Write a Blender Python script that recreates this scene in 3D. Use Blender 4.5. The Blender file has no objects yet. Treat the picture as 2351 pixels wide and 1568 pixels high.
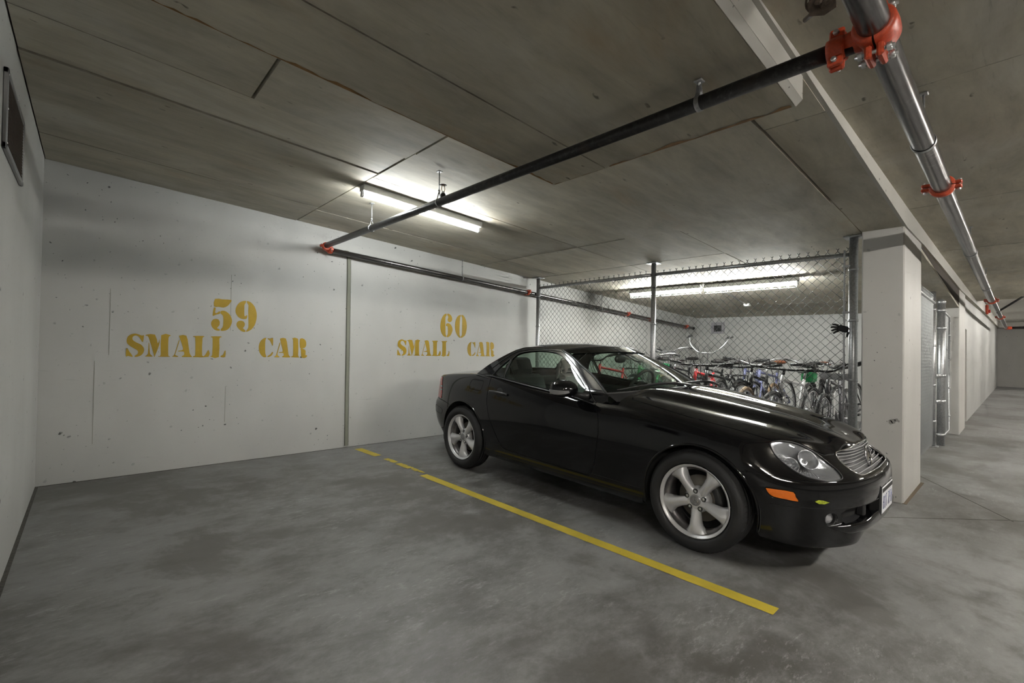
import bpy, bmesh, math, random
from math import sin, cos, pi, radians, sqrt, atan2
from mathutils import Vector, Matrix, Euler
from mathutils.bvhtree import BVHTree

# ------------------------------------------------------------------ camera, world, exposure
scene = bpy.context.scene
COL = scene.collection
CAM_H = 1.127
YAW, PITCH, ROLL = 0.7392, 0.0129, 0.0162
fwd = Vector((sin(YAW)*cos(PITCH), cos(YAW)*cos(PITCH), sin(PITCH)))
rt = Vector((cos(YAW), -sin(YAW), 0))
up = rt.cross(fwd)
rt2 = rt*cos(ROLL)+up*sin(ROLL)
up2 = -rt*sin(ROLL)+up*cos(ROLL)
cam_data = bpy.data.cameras.new('camera')
cam = bpy.data.objects.new('camera', cam_data)
COL.objects.link(cam)
M3 = Matrix((rt2, up2, -fwd)).transposed()
cam.matrix_world = Matrix.Translation((0, 0, CAM_H)) @ M3.to_4x4()
cam_data.sensor_fit = 'HORIZONTAL'
cam_data.sensor_width = 36.0
cam_data.lens = 36.0*1062.4/2351.0
cam_data.shift_y = 11.72/2351.0
cam_data.clip_start = 0.03
cam_data.clip_end = 200
scene.camera = cam

world = bpy.data.worlds.new('world')
scene.world = world
world.use_nodes = True
world.node_tree.nodes['Background'].inputs[0].default_value = (0.5, 0.52, 0.5, 1)
world.node_tree.nodes['Background'].inputs[1].default_value = 0.0

vs = scene.view_settings
vs.view_transform = 'Standard'
vs.look = 'None'
vs.gamma = 1.0
vs.use_curve_mapping = False
vs.exposure = 1.08
scene.cycles.max_bounces = 6
scene.cycles.diffuse_bounces = 3
scene.cycles.glossy_bounces = 3
scene.cycles.transmission_bounces = 6
scene.cycles.use_adaptive_sampling = True
scene.cycles.adaptive_threshold = 0.12
scene.cycles.adaptive_min_samples = 12
scene.cycles.transparent_max_bounces = 12
scene.cycles.sample_clamp_indirect = 6.0
scene.cycles.caustics_reflective = False
scene.cycles.caustics_refractive = False

TUBE_POWER = 150.0          # emission of the fluorescent tubes
rnd = random.Random(7)

# ------------------------------------------------------------------ helpers
def tag(o, label=None, cat=None, group=None, kind=None):
    if label: o['label'] = label
    if cat: o['category'] = cat
    if group: o['group'] = group
    if kind: o['kind'] = kind
    return o

def empty(name, loc=(0, 0, 0), rot=(0, 0, 0), parent=None):
    o = bpy.data.objects.new(name, None)
    o.empty_display_size = 0.1
    COL.objects.link(o)
    o.location = loc
    o.rotation_euler = rot
    if parent: o.parent = parent
    return o

def link_mesh(name, me, mat=None, parent=None, smooth=False):
    if mat is not None and len(me.materials) == 0: me.materials.append(mat)
    if smooth:
        me.polygons.foreach_set('use_smooth', [True]*len(me.polygons))
    o = bpy.data.objects.new(name, me)
    COL.objects.link(o)
    if parent: o.parent = parent
    return o

class MB:
    """collects geometry for one mesh"""
    def __init__(s): s.v = []; s.f = []; s.sm = []
    def add(s, vs, fs, smooth=False):
        b = len(s.v)
        s.v += [tuple(p) for p in vs]
        for f in fs:
            s.f.append(tuple(b+i for i in f)); s.sm.append(smooth)
        return s
    def box(s, lo, hi, M=None):
        x0, y0, z0 = lo; x1, y1, z1 = hi
        vs = [Vector(p) for p in ((x0,y0,z0),(x1,y0,z0),(x1,y1,z0),(x0,y1,z0),(x0,y0,z1),(x1,y0,z1),(x1,y1,z1),(x0,y1,z1))]
        if M is not None: vs = [M @ p for p in vs]
        return s.add(vs, [(0,3,2,1),(4,5,6,7),(0,1,5,4),(1,2,6,5),(2,3,7,6),(3,0,4,7)])
    def cbox(s, lo, hi, c=0.01, M=None):
        """box with chamfered edges"""
        x0,y0,z0 = lo; x1,y1,z1 = hi
        pts = []
        for sx in (0,1):
            for sy in (0,1):
                for sz in (0,1):
                    X=(x0,x1)[sx]; Y=(y0,y1)[sy]; Z=(z0,z1)[sz]
                    dx=c*(1-2*sx); dy=c*(1-2*sy); dz=c*(1-2*sz)
                    pts += [(X,Y+dy,Z+dz),(X+dx,Y,Z+dz),(X+dx,Y+dy,Z)]
        bm = bmesh.new()
        for p in pts: bm.verts.new(M @ Vector(p) if M is not None else p)
        r = bmesh.ops.convex_hull(bm, input=bm.verts)
        bmesh.ops.dissolve_limit(bm, angle_limit=0.02, verts=bm.verts, edges=bm.edges)
        bm.verts.index_update()
        s.add([v.co.copy() for v in bm.verts], [[v.index for v in f.verts] for f in bm.faces])
        bm.free(); return s
    def tube(s, pts, r, n=10, caps=True, closed=False, smooth=True):
        pts = [Vector(p) for p in pts]; m = len(pts)
        rs = r if isinstance(r, (list, tuple)) else [r]*m
        rings = []; prev = None
        for i, p in enumerate(pts):
            if closed: t = (pts[(i+1) % m]-pts[i-1])
            elif i == 0: t = pts[1]-pts[0]
            elif i == m-1: t = pts[-1]-pts[-2]
            else:
                a = (pts[i]-pts[i-1]); b = (pts[i+1]-pts[i])
                t = (a.normalized() if a.length > 0 else a)+(b.normalized() if b.length > 0 else b)
            if t.length < 1e-9: t = Vector((0, 0, 1))
            t.normalize()
            if prev is None:
                ref = Vector((0, 0, 1)) if abs(t.z) < 0.9 else Vector((1, 0, 0))
                u = t.cross(ref).normalized()
            else:
                u = prev-t*prev.dot(t)
                if u.length < 1e-6: u = t.orthogonal()
                u.normalize()
            prev = u; w = t.cross(u)
            rings.append([p+(u*cos(2*pi*k/n)+w*sin(2*pi*k/n))*rs[i] for k in range(n)])
        b = len(s.v)
        for rg in rings: s.v += [tuple(q) for q in rg]
        segs = m if closed else m-1
        for i in range(segs):
            j = (i+1) % m
            for k in range(n):
                k2 = (k+1) % n
                s.f.append((b+i*n+k, b+j*n+k, b+j*n+k2, b+i*n+k2)); s.sm.append(smooth)
        if caps and not closed:
            s.f.append(tuple(b+k for k in range(n))); s.sm.append(False)
            s.f.append(tuple(b+(m-1)*n+k for k in reversed(range(n)))); s.sm.append(False)
        return s
    def lathe(s, prof, n=32, M=None, smooth=True, a0=0, a1=2*pi):
        """profile of (r, h); axis is local z"""
        full = abs(a1-a0-2*pi) < 1e-6
        cnt = n if full else n+1
        b = len(s.v)
        for k in range(cnt):
            a = a0+(a1-a0)*k/n
            for (r, h) in prof:
                p = Vector((r*cos(a), r*sin(a), h))
                s.v.append(tuple(M @ p if M is not None else p))
        L = len(prof)
        for k in range(n):
            k2 = (k+1) % cnt
            for i in range(L-1):
                s.f.append((b+k*L+i, b+k2*L+i, b+k2*L+i+1, b+k*L+i+1)); s.sm.append(smooth)
        return s
    def prism(s, poly, h0, h1, M=None):
        """extrude a 2-D polygon (x, y) from h0 to h1 along local z"""
        n = len(poly)
        vs = [Vector((x, y, h0)) for x, y in poly]+[Vector((x, y, h1)) for x, y in poly]
        if M is not None: vs = [M @ p for p in vs]
        fs = [tuple(reversed(range(n))), tuple(range(n, 2*n))]
        fs += [(i, (i+1) % n, n+(i+1) % n, n+i) for i in range(n)]
        return s.add(vs, fs)
    def grid(s, rows, smooth=True, flip=False):
        h = len(rows); w = len(rows[0]); b = len(s.v)
        for r_ in rows: s.v += [tuple(p) for p in r_]
        for i in range(h-1):
            for j in range(w-1):
                f = (b+i*w+j, b+i*w+j+1, b+(i+1)*w+j+1, b+(i+1)*w+j)
                s.f.append(tuple(reversed(f)) if flip else f); s.sm.append(smooth)
        return s
    def mesh(s, name):
        me = bpy.data.meshes.new(name)
        me.from_pydata(s.v, [], s.f)
        me.polygons.foreach_set('use_smooth', s.sm)
        me.update()
        return me
    def build(s, name, mat, parent=None):
        return link_mesh(name, s.mesh(name), mat, parent)

def axis_matrix(p, d, upv=(0, 0, 1)):
    """matrix whose local z runs along d, at p"""
    z = Vector(d).normalized(); u = Vector(upv)
    if abs(z.dot(u)) > 0.98: u = Vector((1, 0, 0))
    x = u.cross(z).normalized(); y = z.cross(x)
    M = Matrix((x, y, z)).transposed().to_4x4(); M.translation = Vector(p)
    return M

def copy_tree(o, parent=None, label=None):
    c = o.copy(); COL.objects.link(c)
    if parent is not None: c.parent = parent
    for ch in list(o.children): copy_tree(ch, c)
    if label: c['label'] = label
    return c

def spline(tab, x):
    """Catmull-Rom style monotone-ish interpolation through a table of (x, y)"""
    n = len(tab)
    if x <= tab[0][0]: return tab[0][1]
    if x >= tab[-1][0]: return tab[-1][1]
    i = 0
    while tab[i+1][0] < x: i += 1
    x0, y0 = tab[i]; x1, y1 = tab[i+1]; h = x1-x0
    d = (y1-y0)/h
    def slope(k):
        if k == 0: return (tab[1][1]-tab[0][1])/(tab[1][0]-tab[0][0])
        if k == n-1: return (tab[-1][1]-tab[-2][1])/(tab[-1][0]-tab[-2][0])
        a = (tab[k][1]-tab[k-1][1])/(tab[k][0]-tab[k-1][0]); b_ = (tab[k+1][1]-tab[k][1])/(tab[k+1][0]-tab[k][0])
        if a*b_ <= 0: return 0.0
        ha = tab[k][0]-tab[k-1][0]; hb = tab[k+1][0]-tab[k][0]
        w1 = 2*hb+ha; w2 = hb+2*ha
        return (w1+w2)/(w1/a+w2/b_)
    m0, m1 = slope(i), slope(i+1)
    t = (x-x0)/h
    return ((2*t**3-3*t*t+1)*y0+(t**3-2*t*t+t)*h*m0+(-2*t**3+3*t*t)*y1+(t**3-t*t)*h*m1)

def lin(tab, x):
    if x <= tab[0][0]: return tab[0][1]
    for (x0, y0), (x1, y1) in zip(tab, tab[1:]):
        if x <= x1: return y0+(y1-y0)*(x-x0)/(x1-x0)
    return tab[-1][1]

def sstep(a, b, x):
    t = max(0.0, min(1.0, (x-a)/(b-a))); return t*t*(3-2*t)

def crom(pts, per=8):
    """dense Catmull-Rom polyline through points"""
    P = [Vector(p) for p in pts]; out = []
    for i in range(len(P)-1):
        p0 = P[max(i-1, 0)]; p1 = P[i]; p2 = P[i+1]; p3 = P[min(i+2, len(P)-1)]
        for k in range(per):
            t = k/per
            out.append(0.5*((2*p1)+(p2-p0)*t+(2*p0-5*p1+4*p2-p3)*t*t+(3*p1-p0-3*p2+p3)*t**3))
    out.append(P[-1].copy())
    return out

# ------------------------------------------------------------------ materials
def new_mat(name):
    m = bpy.data.materials.new(name); m.use_nodes = True
    nt = m.node_tree
    return m, nt, nt.nodes['Principled BSDF']

def simple(name, col, rough=0.5, metal=0.0, coat=0.0, bump=0.0, bscale=60.0, var=0.0, spec=0.5):
    m, nt, b = new_mat(name)
    b.inputs['Base Color'].default_value = (*col, 1)
    b.inputs['Roughness'].default_value = rough
    b.inputs['Metallic'].default_value = metal
    b.inputs['Specular IOR Level'].default_value = spec
    if coat:
        b.inputs['Coat Weight'].default_value = coat
        b.inputs['Coat Roughness'].default_value = 0.03
    if bump or var:
        tc = nt.nodes.new('ShaderNodeTexCoord'); nz = nt.nodes.new('ShaderNodeTexNoise')
        nz.inputs['Scale'].default_value = bscale; nz.inputs['Detail'].default_value = 5
        nt.links.new(tc.outputs['Object'], nz.inputs['Vector'])
        if bump:
            bp = nt.nodes.new('ShaderNodeBump'); bp.inputs['Strength'].default_value = bump; bp.inputs['Distance'].default_value = 0.004
            nt.links.new(nz.outputs['Fac'], bp.inputs['Height']); nt.links.new(bp.outputs['Normal'], b.inputs['Normal'])
        if var:
            mx = nt.nodes.new('ShaderNodeMixRGB'); mx.blend_type = 'MULTIPLY'; mx.inputs[0].default_value = 1
            mx.inputs[1].default_value = (*col, 1)
            rp = nt.nodes.new('ShaderNodeValToRGB')
            rp.color_ramp.elements[0].position = 0.35; rp.color_ramp.elements[0].color = (1-var,)*3+(1,)
            rp.color_ramp.elements[1].position = 0.65; rp.color_ramp.elements[1].color = (1, 1, 1, 1)
            nt.links.new(nz.outputs['Fac'], rp.inputs[0]); nt.links.new(rp.outputs[0], mx.inputs[2]); nt.links.new(mx.outputs[0], b.inputs['Base Color'])
    return m

class NT:
    """small node-graph helper working in world position"""
    def __init__(s, name):
        s.m, s.nt, s.b = new_mat(name)
        g = s.nt.nodes.new('ShaderNodeNewGeometry'); s.pos = g.outputs['Position']
    def n(s, t): return s.nt.nodes.new(t)
    def l(s, a, b): s.nt.links.new(a, b)
    def mapped(s, scale=(1, 1, 1), loc=(0, 0, 0), rot=(0, 0, 0)):
        mp = s.n('ShaderNodeMapping'); mp.inputs['Scale'].default_value = scale; mp.inputs['Location'].default_value = loc; mp.inputs['Rotation'].default_value = rot
        s.l(s.pos, mp.inputs['Vector']); return mp.outputs[0]
    def noise(s, vec, scale, detail=6, rough=0.6, dist=0.0):
        z = s.n('ShaderNodeTexNoise'); z.inputs['Scale'].default_value = scale; z.inputs['Detail'].default_value = detail
        z.inputs['Roughness'].default_value = rough; z.inputs['Distortion'].default_value = dist
        s.l(vec, z.inputs['Vector']); return z.outputs['Fac']
    def voro(s, vec, scale, feature='F1'):
        z = s.n('ShaderNodeTexVoronoi'); z.inputs['Scale'].default_value = scale; z.feature = feature
        s.l(vec, z.inputs['Vector']); return z.outputs['Distance']
    def ramp(s, fac, stops):
        r = s.n('ShaderNodeValToRGB'); el = r.color_ramp.elements
        while len(el) < len(stops): el.new(0.5)
        for e, (p, c) in zip(el, stops):
            e.position = p; e.color = (*c, 1) if not isinstance(c, (int, float)) else (c, c, c, 1)
        s.l(fac, r.inputs[0]); return r.outputs[0]
    def mix(s, fac, a, b, mode='MIX'):
        m = s.n('ShaderNodeMixRGB'); m.blend_type = mode
        for i, x in ((0, fac), (1, a), (2, b)):
            if isinstance(x, (int, float)): m.inputs[i].default_value = x if i == 0 else (x, x, x, 1)
            elif isinstance(x, tuple): m.inputs[i].default_value = (*x, 1)
            else: s.l(x, m.inputs[i])
        return m.outputs[0]
    def math(s, op, a, b=0.0):
        m = s.n('ShaderNodeMath'); m.operation = op
        for i, x in ((0, a), (1, b)):
            if isinstance(x, (int, float)): m.inputs[i].default_value = x
            else: s.l(x, m.inputs[i])
        return m.outputs[0]
    def bump(s, h, strength=0.3, dist=0.005):
        bp = s.n('ShaderNodeBump'); bp.inputs['Strength'].default_value = strength; bp.inputs['Distance'].default_value = dist
        s.l(h, bp.inputs['Height']); s.l(bp.outputs[0], s.b.inputs['Normal'])
    def color(s, c): s.l(c, s.b.inputs['Base Color'])
    def rough(s, r):
        if isinstance(r, (int, float)): s.b.inputs['Roughness'].default_value = r
        else: s.l(r, s.b.inputs['Roughness'])

def mat_wall(name, base=(0.50, 0.50, 0.482), smudge=0.25):
    t = NT(name)
    v = t.mapped()
    big = t.noise(t.mapped((1, 1, 0.5)), 1.1, 3, 0.6)
    col = t.mix(t.ramp(big, [(0.35, 0.0), (0.7, 1.0)]), tuple(c*0.86 for c in base), base)
    wob = t.mix(0.04, v, t.noise(v, 26, 1), 'ADD')
    pit1 = t.ramp(t.voro(wob, 7.6), [(0.065, 1.0), (0.095, 0.0)])
    pit2 = t.ramp(t.voro(wob, 18.7), [(0.060, 1.0), (0.100, 0.0)])
    n2 = t.noise(v, 2.0, 4, 0.7)
    sel = t.ramp(n2, [(0.50, 0.0), (0.57, 1.0)])
    pits = t.math('MULTIPLY', t.math('MAXIMUM', pit1, pit2), t.math('MAXIMUM', sel, 0.25))
    col = t.mix(t.math('MULTIPLY', pits, 0.95), col, (0.05, 0.05, 0.045))
    sc = t.ramp(t.noise(t.mapped((1.0, 1.0, 9.0)), 2.2, 5, 0.75), [(0.64, 0.0), (0.74, smudge)])
    col = t.mix(sc, col, (0.22, 0.22, 0.21))
    t.color(col)
    t.rough(0.55)
    t.bump(t.noise(v, 16, 3), 0.25, 0.004)
    return t.m

def mat_ceiling(name, base=(0.51, 0.475, 0.385)):
    t = NT(name)
    v = t.mapped()
    oi = t.n('ShaderNodeObjectInfo')
    g = t.noise(t.mapped((0.8, 3.0, 1)), 1.8, 6, 0.68, 0.4)
    col = t.mix(t.ramp(g, [(0.30, 0.0), (0.70, 1.0)]), tuple(c*0.70 for c in base), tuple(c*1.14 for c in base))
    n2 = t.noise(t.mapped((0.7, 1.3, 1)), 1.2, 5, 0.7, 0.5)
    col = t.mix(t.ramp(n2, [(0.50, 0.0), (0.72, 0.5)]), col, (0.66, 0.65, 0.60))
    col = t.mix(t.ramp(n2, [(0.26, 0.6), (0.42, 0.0)]), col, (0.42, 0.31, 0.19))
    sc = t.ramp(t.noise(t.mapped((1.8, 24, 1)), 3.0, 4, 0.7), [(0.60, 0.0), (0.74, 0.45)])
    col = t.mix(sc, col, (0.24, 0.22, 0.18))
    wob = t.mix(0.06, t.mapped((0.55, 1.5, 1)), t.noise(v, 20, 1), 'ADD')
    pit = t.math('MULTIPLY', t.ramp(t.voro(wob, 8.0), [(0.06, 1.0), (0.12, 0.0)]), t.ramp(g, [(0.50, 0.0), (0.58, 1.0)]))
    col = t.mix(t.math('MULTIPLY', pit, 0.75), col, (0.06, 0.05, 0.035))
    tone = t.math('ADD', 0.88, t.math('MULTIPLY', oi.outputs['Random'], 0.22))
    col = t.mix(1.0, col, t.mix(0.0, tone, tone), 'MULTIPLY')
    t.color(col)
    t.rough(0.72)
    t.bump(t.noise(v, 18, 3), 0.25, 0.004)
    return t.m

def mat_floor(name):
    t = NT(name)
    v = t.mapped()
    a = t.noise(v, 0.45, 6, 0.60, 0.25)
    col = t.mix(t.ramp(a, [(0.40, 0.0), (0.58, 1.0)]), (0.112, 0.108, 0.100), (0.210, 0.210, 0.209))
    b = t.noise(t.mapped((1.0, 1.6, 1), rot=(0, 0, 0.5)), 3.4, 8, 0.78, 0.15)
    col = t.mix(t.ramp(b, [(0.46, 0.0), (0.64, 0.62)]), col, (0.285, 0.285, 0.284))
    col = t.mix(t.ramp(b, [(0.34, 0.62), (0.47, 0.0)]), col, (0.078, 0.074, 0.066))
    s = t.noise(t.mapped(loc=(4.3, 1.2, 0)), 0.75, 8, 0.70, 0.3)
    col = t.mix(t.ramp(s, [(0.53, 0.0), (0.60, 0.60)]), col, (0.088, 0.083, 0.072))
    f = t.noise(t.mapped((1, 3.0, 1), rot=(0, 0, -0.5)), 9, 5, 0.85, 0.2)
    col = t.mix(t.math('MULTIPLY', t.ramp(f, [(0.54, 0.0), (0.66, 0.65)]), t.ramp(s, [(0.38, 1.0), (0.54, 0.0)])), col, (0.40, 0.40, 0.396))
    t.color(col)
    t.rough(t.ramp(b, [(0.3, 0.38), (0.7, 0.58)]))
    return t.m

def mat_pipe(name, base=(0.035, 0.035, 0.036), scr=0.5, rough=0.32, metal=0.75):
    t = NT(name)
    w = t.ramp(t.noise(t.mapped((1.2, 14, 14)), 2.2, 5, 0.7, 0.3), [(0.50, 0.0), (0.72, scr)])
    col = t.mix(w, base, (0.36, 0.355, 0.35))
    sp_ = t.math('MULTIPLY', t.ramp(t.noise(t.mapped((26, 9, 9)), 2.0, 4, 0.75), [(0.56, 0.0), (0.64, 1.0)]), t.ramp(t.noise(t.mapped((1.1, 6, 6)), 1.3, 2), [(0.50, 0.0), (0.62, scr)]))
    col = t.mix(sp_, col, (0.55, 0.53, 0.50))
    ru = t.ramp(t.noise(t.mapped((3, 3, 3)), 1.4, 4), [(0.58, 0.0), (0.72, 0.4)])
    col = t.mix(ru, col, (0.10, 0.07, 0.05))
    t.color(col); t.b.inputs['Metallic'].default_value = metal
    t.rough(rough)
    return t.m

M = {}
M['wall'] = mat_wall('painted_concrete')
M['wall2'] = mat_wall('painted_concrete_column', (0.50, 0.49, 0.465), 0.12)
M['ceiling'] = mat_ceiling('formed_concrete')
M['beam'] = mat_wall('pale_concrete', (0.50, 0.49, 0.45), 0.35)
M['white_ceiling'] = simple('white_soffit', (0.66, 0.64, 0.59), 0.7, bump=0.2, bscale=12, var=0.12)
M['floor'] = mat_floor('slab_concrete')
M['dark_joint'] = simple('joint_dark', (0.045, 0.04, 0.03), 0.9)
M['caulk'] = simple('joint_filler', (0.22, 0.225, 0.18), 0.7)
M['galv'] = simple('galvanised_steel', (0.52, 0.53, 0.54), 0.38, 0.85, bump=0.15, bscale=70, var=0.3)
M['galv_dull'] = simple('galvanised_wire', (0.085, 0.088, 0.088), 0.45, 0.3)
M['galv_pale'] = simple('galvanised_wire_pale', (0.36, 0.37, 0.37), 0.4, 0.5)
M['steel'] = simple('zinc_bolt', (0.62, 0.62, 0.62), 0.32, 0.9)
M['pipe_dark'] = mat_pipe('black_steel_pipe', (0.022, 0.022, 0.023), 0.10, 0.30, 0.35)
M['pipe_worn'] = mat_pipe('scuffed_steel_pipe', (0.13, 0.125, 0.125), 0.55, 0.26, 0.85)
M['red_iron'] = simple('red_painted_iron', (0.56, 0.075, 0.028), 0.42, bump=0.1, bscale=120, var=0.25)
M['rusty'] = simple('rusty_bracket', (0.115, 0.085, 0.065), 0.6, 0.5, bump=0.3, bscale=50, var=0.5)
M['white_metal'] = simple('white_enamel', (0.78, 0.78, 0.77), 0.4)
M['black_plastic'] = simple('black_plastic', (0.012, 0.012, 0.012), 0.55)
M['black_matte'] = simple('black_matte', (0.008, 0.008, 0.008), 0.85)
M['brass'] = simple('brass', (0.35, 0.22, 0.08), 0.4, 0.9)

def mat_yellow(name, base):
    t = NT(name)
    v = t.mapped()
    col = t.mix(t.ramp(t.noise(v, 6, 6), [(0.35, 0.0), (0.7, 1.0)]), tuple(c*0.78 for c in base), base)
    ch = t.ramp(t.noise(t.mapped((14, 14, 14)), 2.0, 8, 0.7), [(0.66, 0.0), (0.70, 0.85)])
    col = t.mix(ch, col, (0.12, 0.11, 0.09))
    t.color(col); t.rough(0.55); return t.m
M['yellow_wall'] = mat_yellow('yellow_stencil_paint', (0.43, 0.275, 0.004))
M['yellow_line'] = mat_yellow('yellow_line_paint', (0.60, 0.46, 0.05))

def emis(name, col, s):
    m, nt, b = new_mat(name)
    b.inputs['Base Color'].default_value = (0.8, 0.8, 0.8, 1)
    b.inputs['Emission Color'].default_value = (*col, 1)
    b.inputs['Emission Strength'].default_value = s
    return m
M['tube'] = emis('fluorescent_tube', (0.97, 1.0, 0.985), TUBE_POWER*0.62)
M['tube_cage'] = emis('fluorescent_tube_cage', (0.98, 1.0, 0.95), TUBE_POWER*1.45)
M['tube_far'] = emis('fluorescent_tube_aisle', (1.0, 0.955, 0.88), TUBE_POWER*1.15)
# ------------------------------------------------------------------ the place: floor, ceiling, walls
YB = 5.255            # face of the back wall
XL = -0.30            # face of the left wall
def zf(y): return 0.018*(y-YB)
def zc(x, y): return 2.60-0.0545*x+0.0145*(y-YB)
AISLE = [(-9, 2.50), (2.0, 2.436), (5.1, 2.405), (6.8, 2.398), (10.4, 2.42), (14.5, 2.435)]
def za(x): return lin(AISLE, x)
BEAM = [(5.2, 2.25), (6.1, 2.275), (7.6, 2.282), (10.6, 2.276), (18, 2.45), (31, 2.66)]
def zbeam(x): return zc(x, 0.65) if x < 5.2 else lin(BEAM, x)

# floor
mb = MB()
mb.add([(-9, -8, zf(-8)), (33, -8, zf(-8)), (33, YB+0.3, zf(YB+0.3)), (-9, YB+0.3, zf(YB+0.3))], [(0, 1, 2, 3)])
mb.add([(-9, -8, zf(-8)-0.3), (33, -8, zf(-8)-0.3), (33, YB+0.3, -0.3), (-9, YB+0.3, -0.3)], [(3, 2, 1, 0)])
floor = mb.build('floor', M['floor'])
tag(floor, 'stained grey concrete garage floor sloping gently to the aisle', 'floor', kind='structure')
def floor_strip(name, a, b, w, mat, h=0.0015, parent=None):
    a = Vector((*a, 0)); b = Vector((*b, 0)); d = (b-a).normalized(); n = Vector((-d.y, d.x, 0))*w/2
    vs = [a+n, a-n, b-n, b+n]
    m_ = MB()
    top = [(v.x, v.y, zf(v.y)+h) for v in vs]; bot = [(v.x, v.y, zf(v.y)-0.01) for v in vs]
    m_.add(top+bot, [(0, 1, 2, 3), (7, 6, 5, 4), (0, 4, 5, 1), (1, 5, 6, 2), (2, 6, 7, 3), (3, 7, 4, 0)])
    return m_.build(name, mat, parent)
floor_strip('saw_cut', (6.42, 0.72), (5.20, 0.03), 0.007, M['dark_joint'], 0.0008, floor)
floor_strip('saw_cut', (4.30, 0.87), (5.22, 0.05), 0.007, M['dark_joint'], 0.0008, floor)
floor_strip('saw_cut', (5.22, 0.04), (5.9, -0.62), 0.006, M['dark_joint'], 0.0008, floor)
# dark gap where slab meets the walls
floor_strip('wall_gap', (XL+0.004, 5.25), (XL+0.004, 0.67), 0.030, simple('edge_dirt', (0.10, 0.095, 0.085), 0.95, bump=0.4, bscale=60, var=0.4), 0.0012, floor)
floor_strip('wall_gap', (XL, YB-0.003), (10.7, YB-0.003), 0.022, M['dark_joint'], 0.0012, floor)
# dry dirt along column foot
floor_strip('dirt_edge', (5.04, 0.645), (6.05, 0.64), 0.03, simple('dirt', (0.13, 0.10, 0.07), 0.95, bump=0.4, bscale=50), 0.003, floor)

# yellow stall line, worn in patches near the wall
rl = random.Random(3)
def ragged(ax, ay, bx, by, w, n, r0, r1):
    """outline of a worn strip of paint from a to b"""
    L = []; Rr = []
    for i in range(n+1):
        t = i/n; x = ax+(bx-ax)*t; y = ay+(by-ay)*t
        jl = rl.uniform(0, r0); jr = rl.uniform(0, r1)
        L.append((x-w/2+jl, y)); Rr.append((x+w/2-jr, y))
    return L, Rr
line_root = empty('stall_line', (2.36, 2.9, zf(2.9)))
tag(line_root, 'yellow painted line between the two parking stalls, worn near the wall', 'painted line', kind='thing')
def paint_patch(ax, ay, bx, by, w, n, r0=0.0, r1=0.0):
    L, Rr = ragged(ax, ay, bx, by, w, n, r0, r1)
    mb = MB(); rows = []
    for (lx, ly), (rx, ry) in zip(L, Rr):
        rows.append([(lx-2.36, ly-2.9, zf(ly)-zf(2.9)+0.0018), (rx-2.36, ry-2.9, zf(ry)-zf(2.9)+0.0018)])
    mb.grid(rows, smooth=False)
    o = mb.build('paint_patch', M['yellow_line'], line_root)
    return o
paint_patch(2.291, 5.10, 2.318, 4.66, 0.094, 14, 0.006, 0.004)
paint_patch(2.322, 4.50, 2.333, 4.30, 0.080, 10, 0.03, 0.006)
paint_patch(2.334, 4.25, 2.345, 4.02, 0.082, 12, 0.012, 0.016)
paint_patch(2.344, 4.03, 2.348, 3.80, 0.070, 14, 0.05, 0.008)
paint_patch(2.317, 3.74, 2.427, 0.775, 0.086, 60, 0.004, 0.003)

# ---- ceiling
def zmid(x, y): return zc(x, y)
ceil_mb = MB()
def ceil_quad(mbx, x0, x1, y0, y1, f, top, n=1):
    xs = [x0+(x1-x0)*i/n for i in range(n+1)]
    for a, b in zip(xs, xs[1:]):
        vs = [(a, y0, f(a, y0)), (b, y0, f(b, y0)), (b, y1, f(b, y1)), (a, y1, f(a, y1))]
        vs += [(x, y, z+top) for x, y, z in vs]
        mbx.add(vs, [(0, 3, 2, 1), (4, 5, 6, 7), (0, 1, 5, 4), (1, 2, 6, 5), (2, 3, 7, 6), (3, 0, 4, 7)])
# backing slab (dark joints show it)
ceil_quad(ceil_mb, XL-0.2, 11.2, 0.66, YB+0.3, lambda x, y: zc(x, y)+0.035, 0.5)
ceil_quad(ceil_mb, -9, 14.5, -8, 0.66, lambda x, y: za(x)+0.035, 0.4, 20)
ceiling = ceil_mb.build('ceiling', simple('joint_shadow_concrete', (0.06, 0.05, 0.04), 0.9))
tag(ceiling, 'low board-formed concrete ceiling with panel joints and rust stains', 'ceiling', kind='structure')
def panel(x0, x1, y0, y1, dz=0.0, f=zc, g=0.007, th=0.045, mat='ceiling', name='ceiling_panel', n=1):
    mb = MB()
    ceil_quad(mb, x0+g, x1-g, y0+g, y1-g, lambda x, y: f(x, y)+dz, th-dz, n)
    return mb.build(name, M[mat], ceiling)
A1, A2 = 1.615, 4.13
for (x0, x1, y0, y1, dz) in [
    (XL, A1, 4.59, YB, 0), (A1, A2, 4.68, YB, 0.003), (A2, 5.2, 4.68, YB, 0),
    (XL, A1, 3.33, 4.59, 0.0), (A1, A2, 3.43, 4.68, 0.004), (A2, 5.2, 3.43, 4.68, 0),
    (XL, A1, 2.91, 3.33, 0.006), (A1, A2, 2.79, 3.43, 0.002),
    (XL, 0.645, 2.17, 2.91, 0.003), (0.645, A1, 2.17, 2.91, -0.004),
    (A1, A2, 2.19, 2.79, -0.006), (A2, 5.2, 2.21, 3.43, 0),
    (2.34, A2, 0.955, 2.19, -0.022), (A2, 5.2, 0.955, 2.21, -0.004),
    (2.34, 2.72, 0.655, 0.955, -0.018), (2.72, 5.2, 0.655, 0.955, -0.014),
    (5.2, 6.65, 2.21, 3.43, 0), (5.2, 6.65, 3.43, YB, 0.0), (5.2, 6.65, 0.655, 2.21, 0),
    (6.65, 9.1, 0.655, 3.0, 0.002), (6.65, 9.1, 3.0, YB, 0), (9.1, 11.1, 0.655, 3.0, 0), (9.1, 11.1, 3.0, YB, 0.003)]:
    panel(x0, x1, y0, y1, dz)
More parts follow.
